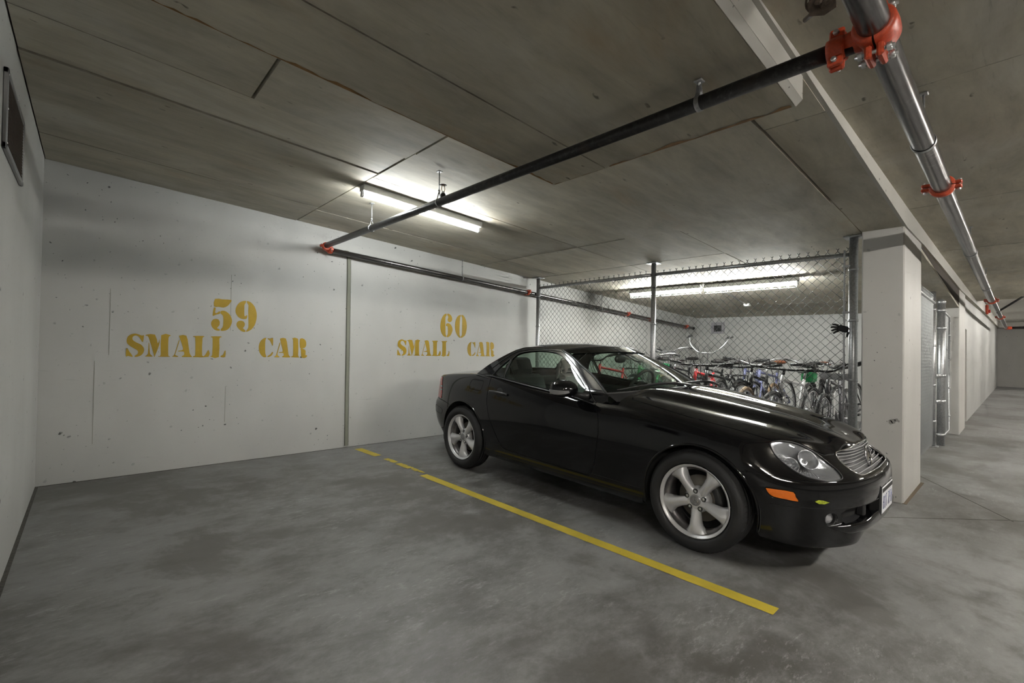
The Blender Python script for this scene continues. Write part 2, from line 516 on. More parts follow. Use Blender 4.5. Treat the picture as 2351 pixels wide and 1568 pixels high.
# aisle ceiling, higher
ax = [-9, -6.2, -3.9, -1.6, 0.65, 2.9, 5.15, 7.4, 9.65, 11.9, 14.5]
for i, (x0, x1) in enumerate(zip(ax, ax[1:])):
    for (y0, y1) in ((-8, -4.2), (-4.2, -1.77), (-1.77, 0.655)):
        panel(x0, x1, y0, y1, rnd.uniform(-0.002, 0.003), lambda x, y: za(x), 0.006, n=1)
# dropped panel over the stall (lowest level)
dp = MB()
x0, x1, y0, y1 = -0.5, 2.345, 0.668, 2.168
for (ya, yb_, nm) in ((y0, 1.735, 0), (1.735, y1, 1)):
    ch = 0.022
    g = 0.005
    xs = [(XL, x1)]
    for a, b in xs:
        mbp = MB()
        f = lambda x, y: zc(x, y)-0.14
        lo = ya+(g if nm else 0); hi = yb_-(0 if nm else g)
        if nm == 0:
            sec = [(lo, 0.30), (lo, ch), (lo+ch, 0), (hi, 0), (hi, 0.30)]
        else:
            sec = [(lo, 0.30), (lo, 0), (hi, 0), (hi, 0.30)]
        vs = []
        for xx in (a, b):
            for (yy, dz) in sec: vs.append((xx, yy, f(xx, yy)+dz))
        L = len(sec)
        fs = [(i, i+1, L+i+1, L+i) for i in range(L-1)]+[tuple(range(L)), tuple(reversed(range(L, 2*L)))]
        mbp.add(vs, fs)
        mbp.build('drop_panel', M['ceiling'], ceiling)
# rust stains bleeding along the edges of the dropped panel
rust_m = simple('rust_stain', (0.30, 0.17, 0.065), 0.85, var=0.4, bscale=18)
rr = random.Random(11)
def rust_run(pts, w0, w1, seed):
    rq = random.Random(seed); a = Vector(pts[0]); b = Vector(pts[1]); n = max(6, int((b-a).length/0.035)); d = (b-a).normalized(); sd = Vector((-d.y, d.x, 0))
    mb = MB(); L = []; R_ = []
    wv = 0.0
    for i in range(n+1):
        p = a+(b-a)*i/n; wv = 0.6*wv+rq.uniform(-0.5, 1.0)*0.5; w = max(0.0006, w0+(w1-w0)*abs(wv))
        L.append((p.x, p.y, p.z-0.0012)); R_.append((p.x+sd.x*w, p.y+sd.y*w, p.z-0.0012))
    mb.grid([L, R_], False); return mb.build('rust_stain', rust_m, ceiling)
zd = lambda x, y: zc(x, y)-0.14
rust_run([(2.340, 0.70, zd(2.34, .7)), (2.340, 1.70, zd(2.34, 1.7))], 0.004, 0.045, 2)
rust_run([(2.340, 1.75, zd(2.34, 1.75)), (2.340, 2.15, zd(2.34, 2.15))], 0.0, 0.02, 3)
rust_run([(2.32, 2.163, zd(2.32, 2.163)), (1.9, 2.163, zd(1.9, 2.163))], 0.006, 0.05, 4)
rust_run([(1.0, 2.163, zd(1.0, 2.163)), (0.1, 2.163, zd(0.1, 2.163))], 0.001, 0.030, 5)
rust_run([(1.9, 2.163, zd(1.9, 2.163)), (1.0, 2.163, zd(1.0, 2.163))], 0.0, 0.012, 6)
# pale cast face of the drop toward the aisle
def face_strip(name, xs, y, zlo, zhi, mat, parent, t=0.008):
    mb = MB()
    rows = [[(x, y, zlo(x)) for x in xs], [(x, y, zhi(x)) for x in xs]]
    rows2 = [[(x, y+t, zlo(x)) for x in xs], [(x, y+t, zhi(x)) for x in xs]]
    mb.grid(rows, False); mb.grid(rows2, False, True)
    n = len(xs)
    mb.add([rows[0][0], rows[1][0], rows2[1][0], rows2[0][0]], [(0, 1, 2, 3)])
    mb.add([rows[0][-1], rows[1][-1], rows2[1][-1], rows2[0][-1]], [(3, 2, 1, 0)])
    for r0, r1 in ((rows[0], rows2[0]), (rows2[1], rows[1])):
        mb.grid([r0, r1], False, True)
    return mb.build(name, mat, parent)
face_strip('drop_face', [-0.5, 1.0, 2.345], 0.659, lambda x: zc(x, 0.66)-0.140+0.020, lambda x: zc(x, 0.66)+0.02, M['beam'], ceiling, 0.010)
# chamfer of the drop face
mb = MB()
mb.grid([[(x, 0.659, zc(x, .66)-0.119) for x in (-0.5, 2.345)], [(x, 0.685, zc(x, .66)-0.1415) for x in (-0.5, 2.345)]], False)
mb.build('drop_chamfer', M['beam'], ceiling)
# slab edge beam along the aisle
xs = [1.3, 2.0, 2.4, 3.0, 3.5, 5.1, 6.1, 7.6, 8.9, 10.6, 14.5]
face_strip('slab_edge', xs, 0.640, lambda x: zbeam(x)-0.014, lambda x: za(x)+0.02, M['beam'], ceiling, 0.022)
xs2 = [14.5, 18, 20, 25, 31.2]
ZW = [(14.5, 2.64), (31, 2.86)]
face_strip('slab_edge', xs2, 0.640, lambda x: zbeam(x)-0.014, lambda x: lin(ZW, x)+0.01, M['white_ceiling'], ceiling, 0.022)
# underside of the beam over the white wall
mb = MB()
bx = [6.0, 7.6, 8.9, 10.6, 14.5, 18, 20, 25, 31.2]
mb.grid([[(x, 0.642, zbeam(x)-0.0141) for x in bx], [(x, 0.98, zbeam(x)-0.0141) for x in bx]], False)
mb.build('beam_soffit', M['ceiling'], ceiling)
# white painted ceiling beyond, and its end beam
mb = MB()
mb.grid([[(14.5, -8, 2.64), (31.5, -8, 2.86)], [(14.5, 0.66, 2.64), (31.5, 0.66, 2.86)]], False)
mb.box((14.46, -8, 2.43), (14.5, 0.64, 2.75))
mb.box((30.4, -8, 2.62), (30.9, 0.64, 2.9))
mb.build('white_soffit', M['white_ceiling'], ceiling)

# ---- walls
def wall(name, lo, hi, label, mat='wall'):
    o = MB().box(lo, hi).build(name, M[mat])
    return tag(o, label, 'wall', kind='structure')
wall_back = wall('wall_back', (XL-0.2, YB, -0.2), (11.2, YB+0.2, 2.75), 'white painted concrete wall behind the stalls with yellow stencilling')
wall_left = wall('wall_left', (XL-0.2, 0.66, -0.35), (XL, YB, 2.75), 'white painted concrete side wall with a louvred vent high up')
wall('wall_cage_end', (10.7, 0.95, -0.2), (10.95, YB, 2.6), 'white wall at the back of the bicycle cage')
wall('wall_far', (31.2, -8, -0.4), (31.5, 0.7, 3.0), 'beige end wall of the drive aisle', 'wall2')
wall('wall_aisle', (-9, -8.2, -0.4), (33, -8, 3.4), 'painted wall on the opposite side of the drive aisle', 'wall2')
wall('wall_aisle_end', (-9.2, -8, -0.4), (-9, YB, 3.6), 'painted wall at the near end of the drive aisle', 'wall2')
wall('wall_side_bay', (-9, 0.72, -0.4), (XL-0.2, 0.9, 3.2), 'painted wall enclosing the neighbouring bay', 'wall2')
# control joint in the back wall
jm = MB()
jp = crom([(2.175, 0, 2.275), (2.198, 0, 2.235), (2.203, 0, 2.19), (2.208, 0, 2.0), (2.212, 0, 1.2), (2.214, 0, 0.6), (2.218, 0, 0.02)], 5)
jm.grid([[(p.x-0.022, YB-0.007, p.z) for p in jp], [(p.x-0.015, YB-0.012, p.z) for p in jp], [(p.x+0.013, YB-0.012, p.z) for p in jp], [(p.x+0.020, YB-0.004, p.z) for p in jp]], False)
jm.grid([[(p.x-0.026, YB-0.002, p.z) for p in jp], [(p.x-0.019, YB-0.003, p.z) for p in jp]], False)
jm.build('control_joint', M['caulk'], wall_back)
jd = MB(); jd.grid([[(p.x-0.028, YB-0.0015, p.z) for p in jp], [(p.x-0.020, YB-0.0085, p.z) for p in jp]], False); jd.grid([[(p.x+0.016, YB-0.0125, p.z) for p in jp], [(p.x+0.022, YB-0.0015, p.z) for p in jp]], False)
jd.build('joint_edge', simple('joint_edge', (0.08, 0.08, 0.065), 0.9), wall_back)
# small board-mark ridges on the back wall
for (x, z0, z1) in ((1.02, 1.3, 1.85), (0.12, 1.05, 1.62), (0.03, 0.3, 1.0), (0.99, 0.4, 0.75)):
    MB().box((x-0.0015, YB-0.002, z0), (x+0.0015, YB+0.01, z1)).build('board_mark', M['caulk'], wall_back)
# pilaster in the cage corner
tag(MB().box((10.30, YB-0.07, -0.1), (10.72, YB+0.02, 2.2)).build('trim_1', M['wall']), 'shallow pilaster in the corner of the bicycle cage', 'pilaster', kind='structure')

# column at the end of the cage fence
column = tag(MB().cbox((5.045, 0.652, -0.25), (6.03, 0.945, 2.40), 0.010).build('column', M['wall2']),
    'broad white concrete column in front of the car nose', 'column', kind='structure')
mb = MB()
for (y, z, s) in ((0.72, 0.60, .020), (0.735, 0.585, .016), (0.70, 0.607, .014), (0.686, 0.60, .009), (0.745, 0.60, .008), (0.762, 0.592, .006)):
    n = 9
    mb.prism([(s*rnd.uniform(.6, 1.1)*cos(2*pi*k/n), s*rnd.uniform(.6, 1.4)*sin(2*pi*k/n)) for k in range(n)], 0, 0.002, Matrix(((0, 0, -1, 5.0455), (1, 0, 0, y), (0, 1, 0, z), (0, 0, 0, 1))))
mb.build('chipped_patch', simple('bare_concrete', (0.22, 0.215, 0.20), 0.9, bump=0.4, bscale=80), column)
# far column, white wall with doorway and sloping header over the gate
tag(MB().cbox((10.38, 0.655, -0.25), (11.55, 0.95, 2.34), 0.008).build('column', M['wall2']), 'pale column beyond the chain-link gate', 'column', kind='structure')
wa = MB()
wa.box((12.75, 0.70, -0.25), (31.3, 0.95, 2.75)); wa.box((11.5, 0.70, 1.72), (12.76, 0.95, 2.5))
tag(wa.build('wall_right', M['wall']), 'long white wall along the drive aisle beyond the cage', 'wall', kind='structure')
d = empty('door_1', (12.15, 0.84, zf(0.84))); tag(d, 'recessed beige door in the long white aisle wall', 'door', kind='structure')
MB().box((-0.60, 0, 0), (0.62, 0.04, 1.80)).build('leaf', simple('beige_door', (0.30, 0.28, 0.22), 0.5), d)
MB().box((-0.62, -0.05, 0), (-0.58, 0.05, 1.81)).box((0.58, -0.05, 0), (0.62, 0.05, 1.81)).box((-0.62, -0.05, 1.77), (0.62, 0.05, 1.81)).build('frame', M['white_metal'], d)
hd = MB()
hp = [(6.04, 2.29), (6.3, 2.264), (11.36, 1.907), (11.36, 2.36), (6.04, 2.36)]
hd.prism([(x, z) for x, z in hp], -0.70, -0.86, Matrix(((1, 0, 0, 0), (0, 0, -1, 0), (0, 1, 0, 0), (0, 0, 0, 1))))
tag(hd.build('trim_2', M['beam']), 'sloping concrete header above the chain-link gate', 'beam', kind='structure')

# ---- fluorescent fixtures
def fixture(name, loc, rotz, slope, ntubes=1, guard=False, tube='tube', label='', group=None, L=1.22):
    r = empty(name, loc, (0, slope, rotz))
    tag(r, label, 'light fixture', group)
    w = 0.045 if ntubes == 1 else 0.11
    hb = MB(); hb.cbox((-L/2-0.01, -w, -0.052), (L/2+0.01, w, 0.003), 0.006)
    hb.build('housing', M['white_metal'], r)
    for s in (-1, 1):
        for t in range(ntubes):
            ty = 0 if ntubes == 1 else (-0.055+0.11*t)
            MB().cbox((s*(L/2)-0.012, ty-0.014, -0.098), (s*(L/2)+0.012, ty+0.014, -0.050), 0.004).build('lamp_holder', M['white_metal'], r)
    for t in range(ntubes):
        ty = 0 if ntubes == 1 else (-0.055+0.11*t)
        MB().tube([(-L/2+0.012, ty, -0.084), (L/2-0.012, ty, -0.084)], 0.0135, 12).build('fluorescent_tube', M[tube], r)
    if guard:
        gm = MB()
        for k in range(13):
            x = -L/2+0.02+k*(L-0.04)/12
            gm.tube([(x, -w, -0.03), (x, -w*0.9, -0.085), (x, -0.02, -0.125), (x, 0.02, -0.125), (x, w*0.9, -0.085), (x, w, -0.03)], 0.0022, 5)
        for ty, tz in ((-w*0.9, -0.085), (w*0.9, -0.085), (0, -0.126)):
            gm.tube([(-L/2, ty, tz), (L/2, ty, tz)], 0.0022, 5)
        gm.build('wire_guard', M['white_metal'], r)
    return r
fixture('strip_light', (2.245, 3.65, zc(2.245, 3.65)), 0, 0.0545, 1, False, 'tube', 'single-tube fluorescent strip light on the ceiling above stall 59')
fixture('strip_light', (6.72, 3.81, zc(6.72, 3.81)-0.02), pi/2, -0.0145, 1, True, 'tube_cage', 'caged fluorescent strip light in the bike cage, end toward the back wall', 'strip lights in the bike cage')
fixture('strip_light', (6.77, 2.55, zc(6.77, 2.55)-0.02), pi/2, -0.0145, 1, True, 'tube_cage', 'caged fluorescent strip light in the bike cage, end toward the column', 'strip lights in the bike cage')
AISLE_LAB = ['twin-tube light over the aisle beside the neighbouring bay', 'twin-tube light over the aisle in front of empty stall 59', 'twin-tube light over the aisle in front of the parked car',
             'twin-tube light over the aisle by the chain-link gate', 'twin-tube light over the aisle by the recessed door', 'twin-tube light at the start of the white painted ceiling', 'twin-tube light midway under the white painted ceiling', 'twin-tube light nearest the far beige end wall']
for i, x in enumerate((-5.2, -0.6, 3.5, 7.8, 12.0)):
    fixture('aisle_light', (x, -1.9, za(x)), 0, -(za(x+.5)-za(x-.5)), 2, False, 'tube_far', AISLE_LAB[i], 'twin-tube lights along the drive aisle')
for i, x in enumerate((16.5, 21.5, 26.5)):
    fixture('aisle_light', (x, -1.9, lin(ZW, x)), 0, -0.0138, 2, False, 'tube_far', AISLE_LAB[5+i], 'twin-tube lights along the drive aisle')
# ------------------------------------------------------------------ the car: body surface
# car frame: x forward from the front axle, y to the car's left, z up
CAR_LOC = Vector((3.56, 1.348, zf(1.348)))
CAR_ROT = Euler((0, 0.018, -pi/2))
CAR_M = Matrix.Translation(CAR_LOC) @ CAR_ROT.to_matrix().to_4x4()
OUT = [(-3.195, 0.0), (-3.190, 0.24), (-3.168, 0.44), (-3.12, 0.60), (-3.02, 0.715), (-2.88, 0.783), (-2.65, 0.824), (-2.35, 0.844), (-2.0, 0.848), (-1.5, 0.846),
       (-1.0, 0.843), (-0.5, 0.843), (-0.2, 0.846), (0.05, 0.846), (0.22, 0.832), (0.38, 0.798), (0.52, 0.736), (0.63, 0.652), (0.71, 0.54), (0.765, 0.40), (0.795, 0.22), (0.805, 0.0)]
ZCEN = [(-3.2, .875), (-3.08, .915), (-2.95, .932), (-2.7, .948), (-2.45, .955), (-2.0, .95), (-1.2, .93), (-.6, .930), (-.42, .914), (-.25, .896), (0, .862), (.2, .830), (.4, .790), (.5, .763), (.6, .725), (.66, .697), (.70, .675), (.75, .635), (.81, .57)]
ZEDG = [(-3.2, .84), (-3.05, .875), (-2.85, .900), (-2.55, .928), (-2.25, .942), (-1.95, .938), (-1.46, .888), (-1.19, .864), (-.95, .843), (-.75, .828), (-.5, .826), (-.3, .815), (-.05, .788), (.18, .756), (.34, .728), (.45, .706), (.55, .68), (.65, .645), (.81, .60)]
DSH = [(-3.3, .075), (-2.9, .085), (-2.3, .085), (-1.5, .082), (-.6, .082), (0, .100), (.25, .125), (.45, .158), (.60, .180), (.70, .190), (.765, .186), (.79, .158), (.81, .118)]
def yedge(X):   # half width of the upper body at the shoulder
    return spline([(-3.2, .60), (-2.95, .66), (-2.7, .725), (-2.3, .757), (-1.5, .764), (-.6, .760), (0, .746), (.3, .70), (.5, .63), (.7, .56), (.9, .5)], X)
def Ttop(X, y):
    y = abs(y)
    q = min(1.0, y/yedge(X))**(2.3+1.9*(1-sstep(-0.5, 0.1, X)) if X > -1.2 else 2.3)
    z = spline(ZCEN, X)*(1-q)+spline(ZEDG, X)*q
    if X > -0.75:
        # twin domes either side of a shallow centre; the creases run together toward the grille
        yd = 0.475-0.190*sstep(-0.55, 0.72, X)
        a = sstep(-0.72, -0.42, X)*(1-sstep(0.60, 0.72, X))
        z += a*(0.020*sstep(0.06, 0.24, y)*(1-sstep(yd-0.030, yd+0.026, y))-0.012*math.exp(-((y-yd-0.075)/0.065)**2))
    return z
def profile(X, zs):
    wf = sstep(0.26, 0.60, X); wr = 1-sstep(-2.98, -2.62, X)
    ws = max(0.0, 1-wf-wr)
    wc = sstep(0.765, 0.806, X)        # 0 at the corner, 1 at the nose
    fr = [.27, .54, .77, .93, 1.0]
    side = [(.195, .070), (.208, .040), (.270, .026), (.330, .021), (.420, .011)]+[(.42+f*(zs-.42), d) for f, d in zip(fr, (.001, .005, .027, .056, .084))]
    dsh = lin(DSH, X)
    fz = [.172, .184, .262, .375, .455, .53, .565, .565+.33*(zs-.565), .565+.72*(zs-.565), zs]
    fd_c = [.11, .075, .035, .012, .0, .014, .070, .103, .112, .118]
    fd_k = [.050, .030, .018, .008, .0, .008, .044, .112, .160, .186]
    front = [(z, a*(1-wc)+b*wc) for z, a, b in zip(fz, fd_k, fd_c)]
    rz = [.255, .275, .33, .42, .52, .60, .645, .74, zs-.03, zs]
    rd = [.15, .10, .05, .015, .0, .003, .022, .032, .048, .075]
    rear = list(zip(rz, rd))
    out = []
    for a, b, c in zip(side, front, rear):
        out.append((a[0]*ws+b[0]*wf+c[0]*wr, a[1]*ws+b[1]*wf+c[1]*wr))
    out[-1] = (out[-1][0], dsh*(1-wr)+0.075*wr)
    return out
def body_half():
    """rows of points: perimeter stations (tail centre -> nose centre) x profile"""
    P = crom([(x, y, 0) for x, y in OUT], 9)
    # resample by arc length, denser at the ends
    L = [0]
    for a, b in zip(P, P[1:]): L.append(L[-1]+(b-a).length)
    NS = 190
    S = []
    for i in range(NS):
        t = L[-1]*i/(NS-1)
        k = max(j for j in range(len(L)) if L[j] <= t+1e-9); k = min(k, len(P)-2)
        f = (t-L[k])/(L[k+1]-L[k]); S.append(P[k].lerp(P[k+1], f))
    rows = []
    for i, p in enumerate(S):
        a = S[max(0, i-1)]; b = S[min(NS-1, i+1)]; tg = (b-a).normalized()
        if i == 0 or i == NS-1: tg = Vector((0, 1 if i == 0 else -1, 0))
        nrm = Vector((-tg.y, tg.x, 0))          # outward: tail -> nose with y > 0
        dsh = lin(DSH, p.x)
        sp = p-nrm*dsh
        zs = Ttop(sp.x, sp.y)
        pr = profile(p.x, zs)
        cp = [Vector((d, z, 0)) for z, d in pr]
        dense = crom(cp, 5)
        col = []
        for q in dense:
            w = p-nrm*q.x
            col.append(Vector((w.x, max(0.0, w.y), q.y)))
        # lid: run inward from the shoulder to the spine
        sh = col[-1]; cx = max(-2.90, min(0.50, sh.x))
        # keep the first steps perpendicular
        NL = 24
        for k in range(1, NL+1):
            f = k/NL
            ff = f
            X = sh.x+(cx-sh.x)*ff; y = sh.y*(1-ff)
            col.append(Vector((X, y, Ttop(X, y))))
        rows.append(col)
    # light relaxation across rows (keeps ends)
    for it in range(3):
        new = [[p.copy() for p in r] for r in rows]
        for i in range(1, len(rows)-1):
            for j in range(1, len(rows[0])-1):
                new[i][j] = rows[i][j]*0.5+(rows[i-1][j]+rows[i+1][j]+rows[i][j-1]+rows[i][j+1])*0.125
                if rows[i][j].y < 1e-6: new[i][j].y = 0
        rows = new
    return rows
# ------------------------------------------------------------------ the car: panels cut from the body surface
M['paint'] = simple('black_paint', (0.004, 0.004, 0.0048), 0.06, 0.0)
M['paint'].node_tree.nodes['Principled BSDF'].inputs['IOR'].default_value = 1.52
M['gap'] = M['black_matte']
def glass_mat(name, tint, refl_rough=0.0, alpha=0.25):
    """thin window glass: tinted see-through plus mirror reflection"""
    m = bpy.data.materials.new(name); m.use_nodes = True
    nt = m.node_tree; nt.nodes.clear()
    o = nt.nodes.new('ShaderNodeOutputMaterial'); mix = nt.nodes.new('ShaderNodeMixShader')
    tr = nt.nodes.new('ShaderNodeBsdfTransparent'); gl = nt.nodes.new('ShaderNodeBsdfGlossy'); fr = nt.nodes.new('ShaderNodeFresnel')
    tr.inputs[0].default_value = (*tint, 1); gl.inputs['Roughness'].default_value = refl_rough
    gl.inputs['Color'].default_value = (0.95, 0.97, 0.97, 1)
    ge = nt.nodes.new('ShaderNodeNewGeometry'); mr = nt.nodes.new('ShaderNodeMapRange')
    mr.inputs['To Min'].default_value = 1.52; mr.inputs['To Max'].default_value = 1/1.52
    nt.links.new(ge.outputs['Backfacing'], mr.inputs['Value']); nt.links.new(mr.outputs[0], fr.inputs['IOR'])
    nt.links.new(fr.outputs[0], mix.inputs[0]); nt.links.new(tr.outputs[0], mix.inputs[1]); nt.links.new(gl.outputs[0], mix.inputs[2])
    nt.links.new(mix.outputs[0], o.inputs[0])
    return m
M['glass'] = glass_mat('car_glass', (0.56, 0.66, 0.60))
M['lens'] = glass_mat('clear_lens', (0.93, 0.94, 0.95))
M['chrome'] = simple('chrome', (0.75, 0.75, 0.76), 0.12, 1.0)
M['silver'] = simple('silver_alloy', (0.66, 0.66, 0.67), 0.36, 0.4)
M['alloy_dirty'] = simple('brake_dusted_alloy', (0.20, 0.19, 0.19), 0.42, 0.7, var=0.5, bscale=14)
M['reflector'] = simple('lamp_reflector', (0.52, 0.53, 0.55), 0.26, 0.65, bump=0.35, bscale=70)
M['amber'] = simple('amber_lens', (0.88, 0.20, 0.015), 0.18, 0.0, bump=0.2, bscale=150)
M['redlens'] = simple('red_lens', (0.42, 0.035, 0.035), 0.2, 0.0, coat=0.6)
M['clearlens_white'] = simple('white_lens', (0.38, 0.38, 0.39), 0.12, 0.25, bump=0.5, bscale=110)
M['rubber'] = simple('tyre_rubber', (0.016, 0.016, 0.017), 0.62, bump=0.15, bscale=140)
M['disc'] = simple('brake_disc', (0.33, 0.31, 0.27), 0.45, 0.6)
M['trim_black'] = simple('satin_black_trim', (0.018, 0.018, 0.019), 0.38)
M['interior'] = simple('charcoal_interior', (0.030, 0.030, 0.031), 0.75, bump=0.2, bscale=160)
M['leather'] = simple('charcoal_leather', (0.036, 0.036, 0.038), 0.5, bump=0.2, bscale=90)
M['grille_bar'] = simple('grille_grey', (0.30, 0.30, 0.31), 0.38, 0.5)
M['plate'] = simple('plate_white', (0.66, 0.67, 0.70), 0.4)
M['plate_ink'] = simple('plate_blue_ink', (0.10, 0.11, 0.22), 0.5)
M['sticker'] = simple('lime_tape', (0.42, 0.50, 0.03), 0.5, var=0.5, bscale=90)

car = empty('roadster', CAR_LOC, CAR_ROT)
tag(car, 'black two-door roadster with hardtop parked nose-out in stall 60', 'car')

ROWS = body_half()
NR, NCOL = len(ROWS), len(ROWS[0])
# vertex normals of the half grid
def grid_normals(rows):
    h = len(rows); w = len(rows[0]); N = [[None]*w for _ in range(h)]
    for i in range(h):
        for j in range(w):
            a = rows[min(i+1, h-1)][j]-rows[max(i-1, 0)][j]; b = rows[i][min(j+1, w-1)]-rows[i][max(j-1, 0)]
            n = b.cross(a)
            if n.length < 1e-9:
                n = Vector((0, 0, 1))
            n.normalize()
            if rows[i][j].y < 1e-5: n.y = 0; n.normalize()
            N[i][j] = n
    return N
NRM = grid_normals(ROWS)
# orientation: outward at the door
_ci = min(range(NR), key=lambda i: abs(ROWS[i][20].x+1.2))
if NRM[_ci][20].y < 0:
    for r_ in NRM:
        for n in r_: n.negate()
flatv = [p for r_ in ROWS for p in r_]; flatn = [n for r_ in NRM for n in r_]
quads = [(i*NCOL+j, (i+1)*NCOL+j, (i+1)*NCOL+j+1, i*NCOL+j+1) for i in range(NR-1) for j in range(NCOL-1)]
_q0 = quads[(_ci)*(NCOL-1)+20]
_fn = (flatv[_q0[1]]-flatv[_q0[0]]).cross(flatv[_q0[3]]-flatv[_q0[0]])
if _fn.y < 0: quads = [tuple(reversed(q)) for q in quads]
BODY = BVHTree.FromPolygons(flatv, quads)
from mathutils.interpolate import poly_3d_calc
def body_normal(p):
    loc, n, idx, d = BODY.find_nearest(p)
    q = quads[idx]
    w = poly_3d_calc([flatv[k] for k in q], loc)
    r = Vector((0, 0, 0))
    for k, ww in zip(q, w): r += flatn[k]*ww
    return r.normalized() if r.length > 1e-6 else n
def on_side(X, z, push=0.0):
    """point on the body side at (X, z), y > 0"""
    h = BODY.ray_cast(Vector((X, 1.6, z)), Vector((0, -1, 0)))
    p = h[0]; return p+body_normal(p)*push
def on_front(y, z, push=0.0):
    h = BODY.ray_cast(Vector((1.6, y, z)), Vector((-1, 0, 0)))
    if h[0] is None: return None
    return h[0]+body_normal(h[0])*push
def on_top(X, y, push=0.0):
    h = BODY.ray_cast(Vector((X, y, 2.0)), Vector((0, 0, -1)))
    return h[0]+body_normal(h[0])*push

bm = bmesh.new()
bv = [bm.verts.new(p) for p in flatv]
for q in quads:
    try: bm.faces.new([bv[k] for k in q])
    except ValueError: pass
bmesh.ops.remove_doubles(bm, verts=bm.verts, dist=1e-5)
bmesh.ops.dissolve_degenerate(bm, edges=bm.edges, dist=1e-6)

def basis(D):
    D = Vector(D).normalized(); U = Vector((0, 0, 1)).cross(D)
    if U.length < 1e-3: U = Vector((1, 0, 0))
    U.normalize(); V = D.cross(U); return U, V, D
def loop2d(pts, per=4, closed=True):
    P = [Vector((a, b, 0)) for a, b in pts]; out = []; n = len(P)
    for i in range(n if closed else n-1):
        p0 = P[(i-1) % n]; p1 = P[i]; p2 = P[(i+1) % n]; p3 = P[(i+2) % n]
        for k in range(per):
            t = k/per
            c = 0.5*((2*p1)+(p2-p0)*t+(2*p0-5*p1+4*p2-p3)*t*t+(3*p1-p0-3*p2+p3)*t**3)
            out.append((c.x, c.y))
    return out
def offset2d(poly, d):
    n = len(poly); A = sum(poly[i][0]*poly[(i+1) % n][1]-poly[(i+1) % n][0]*poly[i][1] for i in range(n))
    s = 1 if A > 0 else -1; out = []
    for i in range(n):
        a = Vector(poly[i-1]); b = Vector(poly[i]); c = Vector(poly[(i+1) % n])
        e1 = (b-a); e2 = (c-b)
        n1 = Vector((e1.y, -e1.x)).normalized() if e1.length > 1e-9 else Vector((0, 0)); n2 = Vector((e2.y, -e2.x)).normalized() if e2.length > 1e-9 else n1
        nn = (n1+n2)
        nn = nn.normalized() if nn.length > 1e-6 else n1
        out.append((b.x+nn.x*d*s, b.y+nn.y*d*s))
    return out
def inside(poly, x, y):
    c = False; n = len(poly); j = n-1
    for i in range(n):
        xi, yi = poly[i]; xj, yj = poly[j]
        if (yi > y) != (yj > y) and x < (xj-xi)*(y-yi)/(yj-yi)+xi: c = not c
        j = i
    return c
PID = bm.faces.layers.int.new('pid')
def cut(poly, D, guard):
    U, V, D = basis(D)
    us = [p[0] for p in poly]; vs_ = [p[1] for p in poly]
    u0, u1, v0, v1 = min(us)-.01, max(us)+.01, min(vs_)-.01, max(vs_)+.01
    cand = []
    for f in bm.faces:
        if not guard(f): continue
        c = f.calc_center_median()
        if u0-.08 < c.dot(U) < u1+.08 and v0-.08 < c.dot(V) < v1+.08: cand.append(f)
    n = len(poly)
    def fb(f):
        a = [v.co.dot(U) for v in f.verts]; b = [v.co.dot(V) for v in f.verts]
        return (min(a), max(a), min(b), max(b))
    boxes = {f: fb(f) for f in cand}
    for i in range(n):
        a = poly[i]; b = poly[(i+1) % n]
        if abs(a[0]-b[0])+abs(a[1]-b[1]) < 1e-6: continue
        lo_u, hi_u = min(a[0], b[0])-1e-4, max(a[0], b[0])+1e-4; lo_v, hi_v = min(a[1], b[1])-1e-4, max(a[1], b[1])+1e-4
        fs = [f for f, bx in boxes.items() if f.is_valid and bx[1] >= lo_u and bx[0] <= hi_u and bx[3] >= lo_v and bx[2] <= hi_v]
        if not fs: continue
        geom = set(fs)
        for f in fs: geom.update(f.edges); geom.update(f.verts)
        co = U*a[0]+V*a[1]; dr = U*(b[0]-a[0])+V*(b[1]-a[1]); no = dr.cross(D).normalized()
        r = bmesh.ops.bisect_plane(bm, geom=list(geom), dist=1e-5, plane_co=co, plane_no=no)
        for g in r['geom']:
            if isinstance(g, bmesh.types.BMFace) and g.is_valid: boxes[g] = fb(g)
def region(name_id, poly, D, guard=lambda f: True, gap=0.0026, gap_id=None):
    U, V, Dn = basis(D)
    if gap:
        inn = offset2d(poly, -gap); out = offset2d(poly, gap)
        cut(inn, D, guard); cut(out, D, guard)
    else:
        inn = out = poly; cut(poly, D, guard)
    for f in bm.faces:
        if f[PID] != 0 or not guard(f): continue
        c = f.calc_center_median(); u, v = c.dot(U), c.dot(V)
        if inside(inn, u, v): f[PID] = name_id
        elif gap and inside(out, u, v): f[PID] = gap_id or 99
SIDE = (0, 1, 0)
def S2(pts):  # side-view (X, z) -> (u, v) of SIDE basis
    U, V, D = basis(SIDE); return [(Vector((x, 0, z)).dot(U), Vector((x, 0, z)).dot(V)) for x, z in pts]
def P2(pts, D):
    U, V, Dn = basis(D); return [(Vector(p).dot(U), Vector(p).dot(V)) for p in pts]
g_side = lambda f: f.calc_center_median().y > 0.45
g_front = lambda f: f.calc_center_median().x > 0.30
ARCH_F = (0.012, 0.305, 0.350); ARCH_R = (-2.372, 0.308, 0.362)
# wheel openings (id 1)
for (cx, cz, R) in (ARCH_F, ARCH_R):
    pl = [(cx+R*cos(2*pi*k/56), cz+R*sin(2*pi*k/56)) for k in range(56)]
    region(1, S2(pl), SIDE, g_side, 0)
    pl = [(cx-R*0.985, cz), (cx+R*0.985, cz), (cx+R*1.0, 0.10), (cx-R*1.0, 0.10)]
    region(1, S2(pl), SIDE, g_side, 0)
